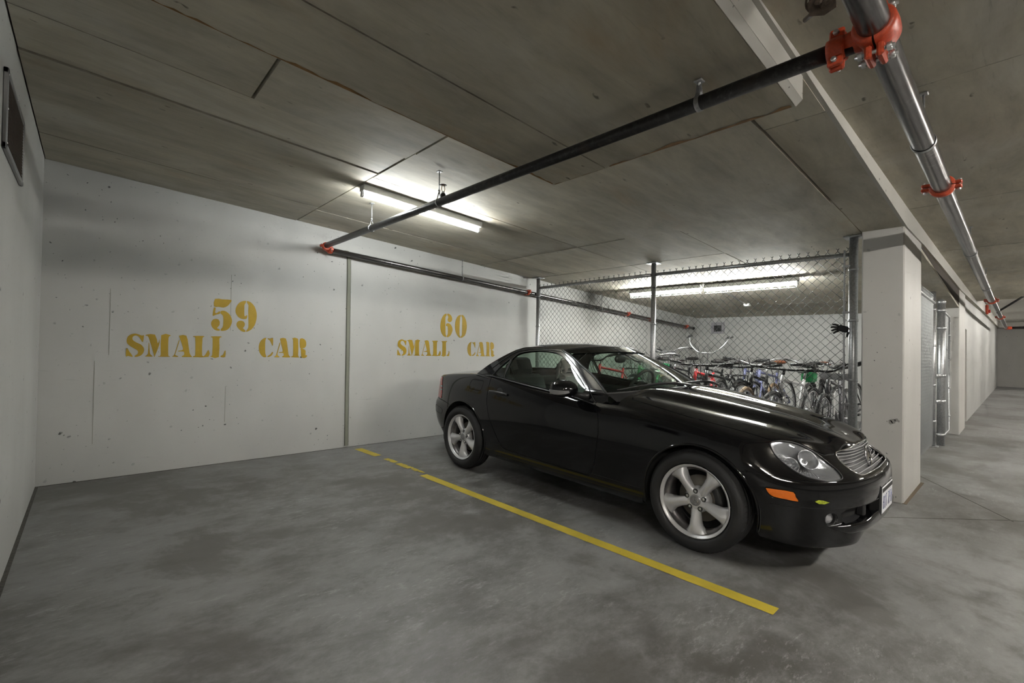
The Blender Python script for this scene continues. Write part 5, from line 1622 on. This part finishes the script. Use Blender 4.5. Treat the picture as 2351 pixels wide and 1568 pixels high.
def zwp(x): return 2.232-0.0545*(x-1.93)
wpipe = MB().tube([(x, 5.16, zwp(x)) for x in (1.955, 4, 7, 10.45)], 0.029, 18).build('wall_pipe', M['pipe_worn'])
tag(wpipe, 'scuffed steel sprinkler pipe running along the top of the back wall', 'pipe')
# elbow where they meet
el = empty('pipe_elbow', (BXP, 5.16, 2.247)); tag(el, 'red elbow coupling joining two sprinkler pipes near the back wall', 'pipe coupling')
MB().tube([(0, -0.075, 0.005), (0, -0.04, 0.004), (0.006, -0.012, 0.001), (0.03, 0.0, -0.006), (0.075, 0, -0.012)], 0.031, 16).build('elbow', M['red_iron'], el)
for (p, axv) in (((0, -0.065, 0.005), (0, 1, 0)), ((0.066, 0, -0.012), (1, 0, 0))):
    Mx = axis_matrix(p, axv)
    MB().lathe([(.030, -.02), (.040, -.02), (.044, -.010), (.044, .010), (.040, .02), (.030, .02)], 22, Mx).build('collar', M['red_iron'], el)
    for s in (-1, 1):
        MB().cbox((-.014, -.014, -.018), (.014, .014, .018), .004, Mx @ Matrix.Translation((s*.050, 0, 0))).build('bolt_lug', M['red_iron'], el)
        MB().tube([Mx @ Vector((s*.050, -.026, 0)), Mx @ Vector((s*.050, .026, 0))], .0055, 8).build('bolt', M['steel'], el)
for x, lab in ((5.02, 'red coupling on the wall pipe beside the first fence post'), (7.75, 'red coupling on the wall pipe just inside the cage'), (8.62, 'bright red coupling on the wall pipe in the cage'), (10.1, 'red coupling near the capped end of the wall pipe')):
    clamp('pipe_coupling', (x, 5.16, zwp(x)), (1, 0, -0.0545), 0.029, lab, 0.036, group='red pipe couplings', up_=(0, -1, 0.3))
MB().lathe([(.03, -.02), (.036, -.02), (.036, .025), (.001, .025)], 20, axis_matrix((10.45, 5.16, zwp(10.45)), (1, 0, 0))).build('end_cap', M['pipe_dark'], None)
tag(bpy.data.objects['end_cap'], 'dark cap closing the end of the wall pipe in the cage', 'pipe cap')
ring_hanger('pipe_hanger', (3.757, 5.16, zwp(3.757)), (1, 0, -0.0545), 0.029, zc(3.757, 5.16)-0.005, 'ring hanger on a rod holding the wall pipe behind stall 60', group='pipe hangers')
ring_hanger('pipe_hanger', (6.9, 5.16, zwp(6.9)), (1, 0, -0.0545), 0.029, zc(6.9, 5.16)-0.005, 'ring hanger holding the wall pipe inside the cage', group='pipe hangers')
ring_hanger('pipe_hanger', (BXP, 3.997, zbr(3.997)), (0, 1, 0.0165), 0.0295, zc(BXP, 4.0)-0.005, 'ring hanger on a white rod under the strip light', group='pipe hangers')
ring_hanger('pipe_hanger', (BXP, 2.888, zbr(2.888)), (0, 1, 0.0165), 0.0295, zc(BXP, 2.89)-0.005, 'ring hanger beside the sprinkler head', group='pipe hangers')
ring_hanger('pipe_hanger', (BXP, 0.914, zbr(0.914)), (0, 1, 0.0165), 0.0295, zc(BXP, 0.914)-0.145, 'flat strap hanger on the black pipe near the dropped slab edge', 0.006, True, 'pipe hangers')
# sprinkler head
sp = empty('sprinkler_head', (BXP, 2.835, zbr(2.835)+0.028)); tag(sp, 'upright brass sprinkler head on the black branch pipe', 'sprinkler')
MB().lathe([(.018, -.012), (.018, .022), (.013, .028), (.0001, .028)], 14).build('outlet', M['pipe_dark'], sp)
MB().lathe([(.011, .028), (.011, .036), (.008, .042), (.0001, .042)], 12).build('body', M['white_metal'], sp)
mb = MB()
for s in (-1, 1): mb.tube([(s*.008, 0, .040), (s*.014, 0, .060), (s*.010, 0, .082), (0, 0, .090)], .0026, 6)
mb.build('frame', M['brass'], sp)
MB().lathe([(.0001, .094), (.010, .094), (.025, .090), (.026, .088), (.010, .090), (.0001, .090)], 18).build('deflector', M['rusty'], sp)
# aisle main
MAIN = [(-6, 0.317, 2.30), (-1.5, 0.317, 2.255), (1.0, 0.317, 2.215), (1.88, 0.317, 2.200), (2.47, 0.317, 2.188), (3.79, 0.317, 2.174), (5.76, 0.317, 2.158), (10.4, 0.317, 2.131), (14, 0.317, 2.165), (18.8, 0.317, 2.215), (23.6, 0.317, 2.265)]
def zmain(x): return lin([(a, c) for a, b, c in MAIN], x)
mainp = MB().tube(MAIN, 0.0445, 26).build('main_pipe', M['pipe_worn'])
tag(mainp, 'large scuffed steel sprinkler main along the drive aisle', 'pipe')
MB().tube([(23.72, 0.22, 2.27), (23.72, -7.9, 2.27)], 0.0445, 20).build('cross_pipe', M['pipe_dark'])
tag(bpy.data.objects['cross_pipe'], 'dark pipe crossing the aisle at the far end of the main', 'pipe')
e = empty('pipe_elbow', (23.66, 0.28, 2.268)); tag(e, 'red elbow at the far end of the aisle main', 'pipe coupling')
MB().tube([(-0.10, 0.037, -.003), (0, 0.03, 0), (0.05, 0.0, 0), (0.06, -0.10, 0)], 0.055, 16).build('elbow', M['red_iron'], e)
# mechanical tee joining branch and main
t = empty('pipe_tee', (1.88, 0.317, zmain(1.88))); tag(t, 'bright red bolted tee joining the black branch to the aisle main', 'pipe coupling')
axm = Vector((1, 0, -0.02)).normalized(); Mx = axis_matrix((0, 0, 0), axm)
for a0, nm in ((0.05, 'saddle_half'), (pi+0.05, 'saddle_half')):
    MB().lathe([(.0445, -.055), (.053, -.055), (.060, -.042), (.062, 0), (.060, .042), (.053, .055), (.0445, .055)], 18, Mx, True, a0+pi/2, a0+pi/2+pi-0.1).build(nm, M['red_iron'], t)
for s in (-1, 1):
    c = Vector((0, 0, s*0.079))
    for sy in (-1, 1): MB().cbox((-.040, -.010, -.024), (.040, .010, .020), .006, Matrix.Translation(c+Vector((0, sy*.016, 0)))).build('bolt_lug', M['red_iron'], t)
    for dx in (-0.028, 0.028):
        MB().tube([(dx, -.052, s*.082), (dx, .052, s*.082)], .0065, 8).build('bolt', M['steel'], t)
        for sy in (-1, 1): MB().lathe([(.0001, .013), (.012, .013), (.013, .011), (.013, 0)], 6, axis_matrix((dx, sy*.032, s*.082), (0, sy, 0))).build('nut', M['steel'], t)
MB().tube([(0, 0.035, -0.006), (0, 0.062, -.008), (0, 0.085, -.010)], [.046, .036, .034], 18).build('outlet', M['red_iron'], t)
cl = clamp('pipe_coupling', (1.88, 0.425, zbr(0.425)), (0, 1, 0.0165), 0.0300, 'red coupling on the black branch next to the tee', 0.052, group='red pipe couplings', up_=(0.2, 0, 1))
for x, lab in ((3.79, 'red two-bolt coupling midway along the aisle main'), (11.24, 'red coupling far along the aisle main'), (16.5, 'red coupling near the end of the aisle main')):
    clamp('pipe_coupling', (x, 0.317, zmain(x)), (1, 0, -0.012), 0.0445, lab, 0.050, group='red pipe couplings', up_=(0, 1, 0.05))
for x, lab in ((2.98, 'grey ring hanger round the aisle main before the red coupling'), (6.19, 'ring hanger round the aisle main beyond the column'), (9.2, 'ring hanger round the aisle main above the gate')):
    ring_hanger('pipe_hanger', (x, 0.317, zmain(x)), (1, 0, -0.012), 0.0445, za(x)-0.002, lab, 0.005, True, 'pipe hangers')
# earthquake brace fittings
b_ = empty('sway_brace', (1.765, 0.455, 2.30)); tag(b_, 'rusty swivel brace fitting bolted above the aisle main', 'pipe brace')
Mx = axis_matrix((0, 0, 0), Vector((0.45, 0.12, 0.50)))
MB().tube([Mx @ Vector((0, 0, -0.02)), Mx @ Vector((0, 0, 0.26))], 0.024, 14).build('brace_pipe', M['rusty'], b_)
mb = MB(); mb.prism([(-.028, -.045), (.028, -.045), (.036, -.01), (.02, .03), (-.02, .03), (-.036, -.01)], -.005, .005, Matrix.Translation((-0.02, -0.01, -0.015)) @ Matrix.Rotation(radians(50), 4, 'Y')); mb.build('jaw_plate', M['rusty'], b_)
MB().lathe([(.030, -.02), (.036, -.02), (.036, .02), (.030, .02)], 18, Mx @ Matrix.Translation((0, 0, .07))).build('collar', M['rusty'], b_)
MB().tube([(-.05, -.05, -.03), (.05, .05, .0)], .008, 8).build('pivot_bolt', M['rusty'], b_)
MB().cbox((-.03, -.012, -.05), (.03, .012, .05), .005, Matrix.Translation((-.015, -.03, .02)) @ Matrix.Rotation(radians(25), 4, 'X')).build('clevis', M['rusty'], b_)
b2_ = empty('sway_brace', (14.0, 0.317, 2.165)); tag(b2_, 'dark slanted brace on the far stretch of the aisle main', 'pipe brace')
MB().tube([(0, 0, -0.03), (0.0, -0.55, 0.42)], 0.020, 10).build('brace_pipe', M['pipe_dark'], b2_)
MB().tube([(-.05, 0, -.05), (-.05, 0, .05), (.05, 0, .05), (.05, 0, -.05)], .012, 8).build('clevis', M['pipe_dark'], b2_)
# alarm horn
h_ = empty('alarm_horn', (18.4, 0.638, 2.535)); tag(h_, 'red fire alarm horn on the white beam along the aisle', 'alarm')
MB().cbox((-.10, -.06, -.13), (.10, 0, .13), .02).build('base', M['red_iron'], h_)
MB().cbox((-.08, -.10, -.10), (.08, -.055, .0), .02).build('strobe', M['redlens'], h_)
# cable clip box on the cage ceiling
j_ = empty('junction_box', (8.85, 3.35, zc(8.85, 3.35))); tag(j_, 'small white junction box on the bike cage ceiling', 'electrical box')
MB().cbox((-.05, -.05, -.05), (.05, .05, .0), .006).build('box', M['white_metal'], j_)
MB().tube([(-0.05, 0, -.012), (-1.0, -0.12, .04), (-1.75, -0.22, .075)], .008, 6).build('conduit', M['galv'], j_)

# ------------------------------------------------------------------ chain-link fence of the bicycle cage
FX = 5.20
def link_net(length, height, pitch, wr=0.0017, wob=0.0, barbs=True):
    """woven wire net in the local x-z plane: zig-zag wires interlocked, twisted tips on top"""
    mb = MB(); half = pitch/2; nz = int(height/half)
    if nz % 2: nz += 1
    nw = int(length/half)
    for k in range(nw):
        x0 = k*half; pts = []
        for i in range(nz+1):
            right = (i % 2) if k % 2 == 0 else 1-(i % 2)
            pts.append((x0+half*right, (wr if right else -wr)*1.0, i*half))
        mb.tube(pts, wr, 4, caps=False)
    if barbs:
        k = 0
        while k*pitch <= length:
            x0 = k*pitch; z = nz*half
            mb.tube([(x0, 0, z-0.004), (x0, 0, z+0.012), (x0-0.011, 0.003, z+0.028)], wr, 4)
            mb.tube([(x0, 0, z+0.010), (x0+0.011, -0.003, z+0.028)], wr, 4)
            k += 1
    return mb
def post(mb_parent, p, h, r, nm='post', flange=True):
    x, y, z = p
    MB().tube([(x, y, z), (x, y, z+h)], r, 16).build(nm, M['galv'], mb_parent)
    if flange:
        MB().cbox((x-0.07, y-0.07, z+h-0.012), (x+0.07, y+0.07, z+h), 0.003).build('ceiling_flange', M['galv'], mb_parent)
        MB().cbox((x-0.06, y-0.06, z), (x+0.06, y+0.06, z+0.010), 0.003).build('floor_flange', M['galv'], mb_parent)
fence = empty('chain_link_fence', (FX, 3.0, zf(3.0))); tag(fence, 'galvanised chain-link fence of the bicycle cage beside the car', 'fence')
fb = zf(3.0)
PY = (5.11, 3.09, 1.035)
for y, r in zip(PY, (0.030, 0.030, 0.036)):
    post(fence, (0, y-3.0, zf(y)-fb), zc(FX, y)-zf(y)-0.006, r)
    for zz in (0.35, 1.0, 1.55, 2.02):
        MB().lathe([(r, -.012), (r+.004, -.012), (r+.004, .012), (r, .012)], 16, Matrix.Translation((0, y-3.0, zf(y)-fb+zz))).build('band', M['galv'], fence)
def zrail(y): return lin([(1.0, 2.085), (3.09, 2.130), (5.11, 2.150)], y)
for a, b in ((5.08, 3.12), (3.06, 1.07)):
    MB().tube([(0, a-3.0, zrail(a)-fb), (0, b-3.0, zrail(b)-fb)], 0.021, 14).build('top_rail', M['galv'], fence)
MB().tube([(0.0, 5.08-3, 0.10-fb), (0.0, 1.07-3, 0.06-fb)], 0.004, 6).build('tension_wire', M['galv_dull'], fence)
pitch = 0.0814
for a, b in ((5.075, 3.125), (3.055, 1.10)):
    L = a-b
    me_ = link_net(L, 2.10, pitch, 0.0031)
    o = me_.build('wire_mesh', M['galv_dull'], fence)
    o['kind'] = 'stuff'
    # local x -> -y, following the rail
    sl = (zrail(b)-zrail(a))/L
    o.matrix_local = Matrix(((0, -1, 0, -0.022), (-1, 0, 0, a-3.0), (sl, 0, 1, zrail(a)-fb-2.10+0.005), (0, 0, 0, 1)))
# tension bar, bands and brace rails by the column
MB().cbox((-0.026, 1.100-3.0-0.008, 0.05-fb), (-0.018, 1.100-3.0+0.008, 2.13-fb), 0.002).build('tension_bar', M['galv'], fence)
for zz in (0.42, 0.70, 1.55, 1.98):
    MB().cbox((-0.030, 1.03-3.0, zz-fb-0.010), (-0.012, 1.115-3.0, zz-fb+0.010), 0.003).build('tension_band', M['galv'], fence)
for zz in (0.95, 0.50):
    MB().cbox((0.0, 1.04-3.0, zz-fb-0.03), (0.02, 1.30-3.0, zz-fb+0.03), 0.004).build('brace_plate', M['galv'], fence)
for y in (4.9, 4.5, 4.1, 3.7, 3.4, 2.8, 2.4, 2.0, 1.6, 1.3):
    MB().tube([Vector((0.024*cos(2*pi*k/14), y-3.0, zrail(y)-fb+0.024*sin(2*pi*k/14))) for k in range(14)], 0.0022, 5, closed=True).build('tie_wire', M['galv'], fence)
# glove hanging on the wire
g_ = empty('glove', (FX-0.035, 1.115, 1.40)); tag(g_, 'black glove stuck on the fence wire beside the column post', 'glove')
mb = MB(); mb.cbox((-.02, -.055, -.028), (.018, .035, .030), .014, Matrix.Rotation(radians(18), 4, 'X'))
mb.build('palm', M['black_matte'], g_)
for k, (dy, dz, l, a) in enumerate(((.045, .030, .05, 20), (.05, .014, .055, 5), (.05, -.004, .05, -10), (.045, -.020, .042, -25), (-.03, -.035, .04, -80))):
    aa = radians(a); MB().tube([(0, dy-.02, dz), (-.006, dy-.02+cos(aa)*l*.6, dz+sin(aa)*l*.6), (-.012, dy-.02+cos(aa)*l, dz+sin(aa)*l-.006)], [.010, .0095, .007], 8).build('finger', M['black_matte'], g_)

# fence and gate along the aisle beyond the column
AF = empty('chain_link_fence', (6.05, 0.80, zf(0.8))); tag(AF, 'chain-link fence panel along the aisle behind the white column', 'fence')
o = link_net(2.55, 2.05, 0.0814, 0.0020).build('wire_mesh', M['galv_pale'], AF); o['kind'] = 'stuff'; o.location = (0.0, 0, 0.04)
post(AF, (2.60, 0.01, 0), 2.17, 0.030)
MB().tube([(0.0, 0.0, 2.02), (2.6, 0.0, 1.99)], 0.02, 12).build('top_rail', M['galv'], AF)
for zz in (0.35, 0.85, 1.4, 1.9): MB().lathe([(.030, -.015), (.035, -.015), (.035, .015), (.030, .015)], 14, Matrix.Translation((2.60, .01, zz))).build('band', M['galv'], AF)
GT = empty('chain_link_gate', (8.87, 0.745, zf(0.745))); tag(GT, 'galvanised chain-link gate with a stout hinge post down the aisle', 'gate')
post(GT, (0, 0, 0), 2.03, 0.045, 'hinge_post', False)
MB().lathe([(.0001, .03), (.03, .022), (.05, .0), (.05, -.04), (.045, -.04)], 18, Matrix.Translation((0, 0, 2.03))).build('post_cap', M['galv'], GT)
for zz in (0.15, 0.62, 0.98, 1.65, 1.9): MB().lathe([(.045, -.02), (.052, -.02), (.052, .02), (.045, .02)], 16, Matrix.Translation((0, 0, zz))).build('hinge_band', M['galv'], GT)
for zz in (0.62, 0.98): MB().tube([(-0.22, 0.05, zz), (0, 0.0, zz)], 0.028, 12).build('latch_arm', M['galv'], GT)
MB().tube([(0.10, 0.03, 0.06), (0.10, 0.03, 1.95), (1.42, 0.03, 1.90), (1.42, 0.03, 0.06), (0.10, 0.03, 0.06)], 0.020, 10).build('gate_frame', M['galv'], GT)
o = link_net(1.30, 1.86, 0.0814, 0.0020, barbs=False).build('wire_mesh', M['galv_pale'], GT); o['kind'] = 'stuff'; o.location = (0.11, 0.03, 0.06)
for s in (0.3, 0.75, 1.2, 1.6): MB().lathe([(.020, -.012), (.025, -.012), (.025, .012), (.020, .012)], 12, Matrix.Translation((1.42, .03, s))).build('band', M['galv'], GT)
# ------------------------------------------------------------------ bicycles in the cage
M['bike_black'] = simple('bike_black', (0.018, 0.018, 0.019), 0.35, 0.2)
M['bike_silver'] = simple('bike_silver', (0.45, 0.45, 0.46), 0.3, 0.7)
M['bike_white'] = simple('bike_white', (0.55, 0.55, 0.55), 0.35)
M['bike_red'] = simple('bike_red', (0.55, 0.03, 0.035), 0.35)
M['bike_green'] = simple('bike_green', (0.02, 0.28, 0.09), 0.4)
M['bike_blue'] = simple('bike_slate_blue', (0.12, 0.13, 0.24), 0.4)
M['bike_grey'] = simple('bike_grey', (0.14, 0.14, 0.15), 0.4, 0.3)
M['saddle'] = simple('saddle_vinyl', (0.016, 0.015, 0.015), 0.5)
M['saddle_brown'] = simple('saddle_leather', (0.22, 0.075, 0.03), 0.5)
M['tan_tyre'] = simple('tan_tyre', (0.22, 0.15, 0.09), 0.7)
M['hitag'] = simple('hi_vis', (0.42, 0.42, 0.03), 0.5)
def bike_wheel_mesh(R=0.33):
    me = {}
    mb = MB(); mb.tube([(R*cos(2*pi*k/36), 0, R*sin(2*pi*k/36)) for k in range(36)], 0.021, 7, closed=True); me['tyre'] = mb.mesh('bike_tyre')
    mb = MB(); mb.tube([((R-.028)*cos(2*pi*k/36), 0, (R-.028)*sin(2*pi*k/36)) for k in range(36)], 0.010, 5, closed=True); me['rim'] = mb.mesh('bike_rim')
    mb = MB()
    for k in range(24):
        a = 2*pi*k/24; mb.tube([(0.02*cos(a+.5), 0.02*(1 if k % 2 else -1), 0.02*sin(a+.5)), ((R-.03)*cos(a), 0, (R-.03)*sin(a))], 0.0013, 3, caps=False)
    mb.tube([(0, -.05, 0), (0, .05, 0)], .018, 8); me['spokes'] = mb.mesh('bike_spokes')
    return me
BW = bike_wheel_mesh(0.325)
for me_ in BW.values(): me_.materials.append(None)
def bike(loc, yaw, lean, frame_mat, bar='flat', label='', saddle_mat='saddle', fork_mat=None, tyre_mat='rubber', step=False, basket=False, fender=False, rack=False, hbar_h=0.0, shock=False, bag=False, steer=0.0):
    """bike with rear axle at -0.52 and front axle at +0.53 along local x, wheels on z = 0"""
    b = empty('bicycle', (loc[0], loc[1], zf(loc[1])), (lean, 0, yaw))
    tag(b, label, 'bicycle', 'bicycles in the cage')
    b.scale = (1.16, 1.16, 1.16)
    R = 0.346
    fm = M[frame_mat]; fk = M[fork_mat or frame_mat]
    rear = Vector((-0.52, 0, R)); front = Vector((0.53, 0, R)); bb = Vector((-0.10, 0, 0.30)); seat = Vector((-0.25, 0, 0.78)); hl_ = Vector((0.36, 0, 0.66)); ht = Vector((0.31, 0, 0.84))
    mb = MB()
    if step:
        mb.tube(crom([ht+Vector((0.02, 0, -.05)), (0.12, 0, 0.50), bb+Vector((0.02, 0, 0.03)), bb], 5), 0.017, 8)
        mb.tube(crom([hl_, (0.10, 0, 0.42), bb], 5), 0.018, 8)
    else:
        mb.tube([seat+Vector((0.01, 0, -.06)), ht+Vector((0, 0, -.04))], 0.016, 8); mb.tube([bb, hl_], 0.019, 8)
    mb.tube([bb, seat], 0.016, 8); mb.tube([hl_, ht], 0.020, 8)
    for s in (-1, 1):
        mb.tube([rear+Vector((0, s*.055, 0)), bb+Vector((-.05, s*.03, 0))], 0.009, 6); mb.tube([rear+Vector((0, s*.055, 0)), seat+Vector((0.02, s*.018, -.08))], 0.008, 6)
    mb.build('frame', fm, b)
    fr_ = empty('front_end', hl_, (0, 0, steer), b)
    off = -hl_
    mb = MB()
    for s in (-1, 1):
        mb.tube([v+off for v in (front+Vector((0, s*.055, 0)), front.lerp(hl_, 0.55)+Vector((0, s*.055, 0)), hl_+Vector((.004, s*.045, .0)))], 0.016 if shock else 0.011, 7)
    mb.tube([v+off for v in (hl_+Vector((0, -.05, 0)), hl_+Vector((0, .05, 0)))], 0.018, 7)
    mb.build('fork', fk, fr_)
    top = ht+Vector((-0.02, 0, 0.05+hbar_h))
    mb = MB(); mb.tube([v+off for v in (ht, top, top+Vector((0.06, 0, 0.01)))], 0.013, 7); mb.build('stem', M['bike_silver'] if bar != 'flat' else M['bike_black'], fr_)
    c = top+Vector((0.06, 0, 0.01))
    grips = []
    mb = MB()
    if bar == 'flat':
        P = [c+Vector((-.03, -.31, .015)), c+Vector((-.005, -.12, 0)), c, c+Vector((-.005, .12, 0)), c+Vector((-.03, .31, .015))]
    elif bar == 'riser':
        P = [c+Vector((-.04, -.32, .07)), c+Vector((-.02, -.17, .06)), c+Vector((0, -.06, 0)), c+Vector((0, .06, 0)), c+Vector((-.02, .17, .06)), c+Vector((-.04, .32, .07))]
    elif bar == 'ape':
        P = [c+Vector((-.14, -.31, .25)), c+Vector((-.06, -.30, .24)), c+Vector((0.0, -.25, .12)), c+Vector((.02, -.12, .01)), c, c+Vector((.02, .12, .01)), c+Vector((0, .25, .12)), c+Vector((-.06, .30, .24)), c+Vector((-.14, .31, .25))]
    else:  # swept cruiser
        P = [c+Vector((-.24, -.29, .06)), c+Vector((-.08, -.31, .08)), c+Vector((.05, -.20, .06)), c+Vector((.02, -.06, 0)), c+Vector((.02, .06, 0)), c+Vector((.05, .20, .06)), c+Vector((-.08, .31, .08)), c+Vector((-.24, .29, .06))]
    Pd = crom(P, 5)
    mb.tube([v+off for v in Pd], 0.0115, 7); mb.build('handlebar', M['bike_black'] if bar in ('flat', 'riser') else M['bike_silver'], fr_)
    hb = fr_
    for e0, e1 in ((Pd[0], Pd[5]), (Pd[-1], Pd[-6])):
        d = (e1-e0).normalized()
        MB().tube([e0+off-d*.004, e0+off+d*.12], 0.0165, 8).build('grip', M['bike_black'], hb)
        q = e0+d*.15
        MB().tube([q+off, q+off+Vector((.05, 0, -.02)), q+off+Vector((.06, 0, -.02))-d*.09], 0.006, 5).build('brake_lever', M['bike_black'], hb)
    # cables
    mb = MB()
    for s in (-1, 1): mb.tube(crom([c+off+Vector((.04, s*.10, .01)), c+off+Vector((.16, s*.06, .10)), c+off+Vector((.14, s*.02, -.10)), hl_+off+Vector((.03, s*.03, 0))], 5), 0.0028, 4)
    mb.build('cables', M['bike_black'], fr_)
    for nm, mt in (('tyre', M[tyre_mat]), ('rim', M['bike_silver']), ('spokes', M['bike_silver'])):
        for o, par, at_ in ((link_mesh('front_'+nm, BW[nm], None, fr_), fr_, front+off), (link_mesh('rear_'+nm, BW[nm], None, b), b, rear)):
            o.location = at_
            o.material_slots[0].link = 'OBJECT'; o.material_slots[0].material = mt
    mb = MB(); mb.tube([seat, seat+Vector((-.04, 0, .12))], .013, 7); mb.build('seat_post', M['bike_silver'], b)
    st = seat+Vector((-.05, 0, .13)); rows = []
    for (x, w, h) in ((-.14, .045, .022), (-.12, .078, .034), (-.06, .082, .036), (0.0, .055, .030), (.06, .030, .026), (.11, .022, .022), (.125, .012, .012)):
        ring = [st+Vector((x, w*cos(a), h*sin(a)*(1 if sin(a) > 0 else .7)+.02)) for a in [2*pi*k/12 for k in range(12)]]; ring.append(ring[0]); rows.append(ring)
    mb = MB(); mb.grid(rows, True); mb.add(rows[0][:-1], [tuple(range(12))]); mb.build('saddle', M[saddle_mat], b)
    mb = MB(); mb.lathe([(.03, -.004), (.085, -.004), (.09, .0), (.085, .004), (.03, .004)], 20, axis_matrix(bb+Vector((0, -.045, 0)), (0, 1, 0)))
    mb.tube([bb+Vector((0, -.06, 0)), bb+Vector((.10, -.07, -.13))], .010, 6); mb.tube([bb+Vector((0, .06, 0)), bb+Vector((-.10, .07, .13))], .010, 6)
    mb.build('crankset', M['bike_grey'], b)
    for p in (bb+Vector((.10, -.115, -.13)), bb+Vector((-.10, .115, .13))): MB().cbox(p-Vector((.045, .045, .010)), p+Vector((.045, .045, .010)), .004).build('pedal', M['bike_black'], b)
    if fender:
        mb = MB()
        for cc in (rear,):
            r0 = 0.362; rows = [[cc+Vector((r0*cos(a), y, r0*sin(a))) for a in [radians(20+150*k/18) for k in range(19)]] for y in (-.03, 0, .03)]; mb.grid(rows, True)
        mb.build('mudguard', fk, b)
    if rack:
        mb = MB()
        for s in (-1, 1): mb.tube([rear+Vector((0, s*.06, .02)), rear+Vector((-.05, s*.06, .42)), rear+Vector((.28, s*.06, .44))], .006, 6)
        for k in range(5): mb.tube([rear+Vector((-.05+.07*k, -.06, .42)), rear+Vector((-.05+.07*k, .06, .42))], .005, 5)
        mb.build('rear_rack', M['bike_black'], b)
    if basket:
        mb = MB(); c0 = ht+Vector((.22, 0, .02))+off
        for z in (0, .09, .18):
            w = .13+.1*z; mb.tube([c0+Vector((-w*.8, -w, z)), c0+Vector((w*.8, -w, z)), c0+Vector((w*.8, w, z)), c0+Vector((-w*.8, w, z)), c0+Vector((-w*.8, -w, z))], .004, 5)
        for k in range(8):
            a = 2*pi*k/8+.4; mb.tube([c0+Vector((.1*cos(a), .13*sin(a), 0)), c0+Vector((.115*cos(a), .145*sin(a), .18))], .003, 4)
        mb.build('basket', M['bike_grey'], fr_)
    if bag:
        MB().cbox(seat+Vector((-.22, -.06, -.03)), seat+Vector((-.06, .06, .09)), .02).build('saddle_bag', M['bike_green'], b)
    return b
PIH = pi
bikes = [
    dict(loc=(6.70, 1.46), yaw=pi*1.01, lean=.05, frame_mat='bike_grey', bar='riser', shock=True, fork_mat='bike_white', label='grey mountain bike with white suspension fork nearest the column'),
    dict(loc=(6.40, 1.90), yaw=pi*0.98, lean=-.05, frame_mat='bike_white', bar='flat', shock=True, fork_mat='bike_silver', bag=True, label='white mountain bike with green saddle bag, second from the column'),
    dict(loc=(6.75, 2.33), yaw=pi*1.02, lean=.05, frame_mat='bike_black', bar='flat', tyre_mat='tan_tyre', label='black city bike with tan tyres beside the white mountain bike'),
    dict(loc=(6.45, 2.76), yaw=pi*0.98, lean=.03, frame_mat='bike_black', bar='flat', fender=True, rack=True, label='black commuter bike with rear rack in the middle of the row'),
    dict(loc=(6.80, 3.20), yaw=pi*1.02, lean=-.05, frame_mat='bike_red', fork_mat='bike_red', bar='flat', label='bright red road bike in the middle of the cage'),
    dict(loc=(6.45, 3.60), yaw=pi*0.99, lean=.05, frame_mat='bike_silver', bar='cruiser', hbar_h=.02, label='silver cruiser with tall chrome swept handlebar'),
    dict(loc=(6.80, 4.12), yaw=pi*1.02, lean=-.05, frame_mat='bike_green', bar='riser', hbar_h=.0, bag=True, label='green bike with a green saddle bag'),
    dict(loc=(6.50, 4.55), yaw=pi*1.0, lean=.05, frame_mat='bike_red', bar='riser', rack=True, label='red bike with raised handlebars closest to the back wall'),
    dict(loc=(8.35, 1.70), yaw=pi*1.0, lean=.04, frame_mat='bike_black', bar='riser', shock=True, fork_mat='bike_white', label='black mountain bike with white fork in the rear row by the column'),
    dict(loc=(8.55, 2.20), yaw=pi*1.02, lean=-.05, frame_mat='bike_black', bar='cruiser', saddle_mat='saddle_brown', fender=True, step=True, label='black step-through bike with brown saddle and mudguard'),
    dict(loc=(8.25, 2.72), yaw=pi*0.98, lean=.05, frame_mat='bike_blue', bar='cruiser', saddle_mat='saddle_brown', label='slate blue cruiser with brown saddle in the rear row'),
    dict(loc=(8.6, 3.20), yaw=pi*1.02, lean=-.04, frame_mat='bike_blue', bar='riser', fork_mat='bike_silver', shock=True, label='blue bike with silver suspension fork in the rear row'),
    dict(loc=(8.3, 3.72), yaw=pi*1.0, lean=-.05, frame_mat='bike_black', bar='ape', hbar_h=.14, label='black chopper bike with very high chrome handlebars'),
    dict(loc=(8.30, 4.28), yaw=pi*0.98, lean=.05, frame_mat='bike_black', bar='cruiser', hbar_h=.12, basket=True, tyre_mat='tan_tyre', label='black town bike with front basket in the rear row'),
]
for kw in bikes: bike(**kw)
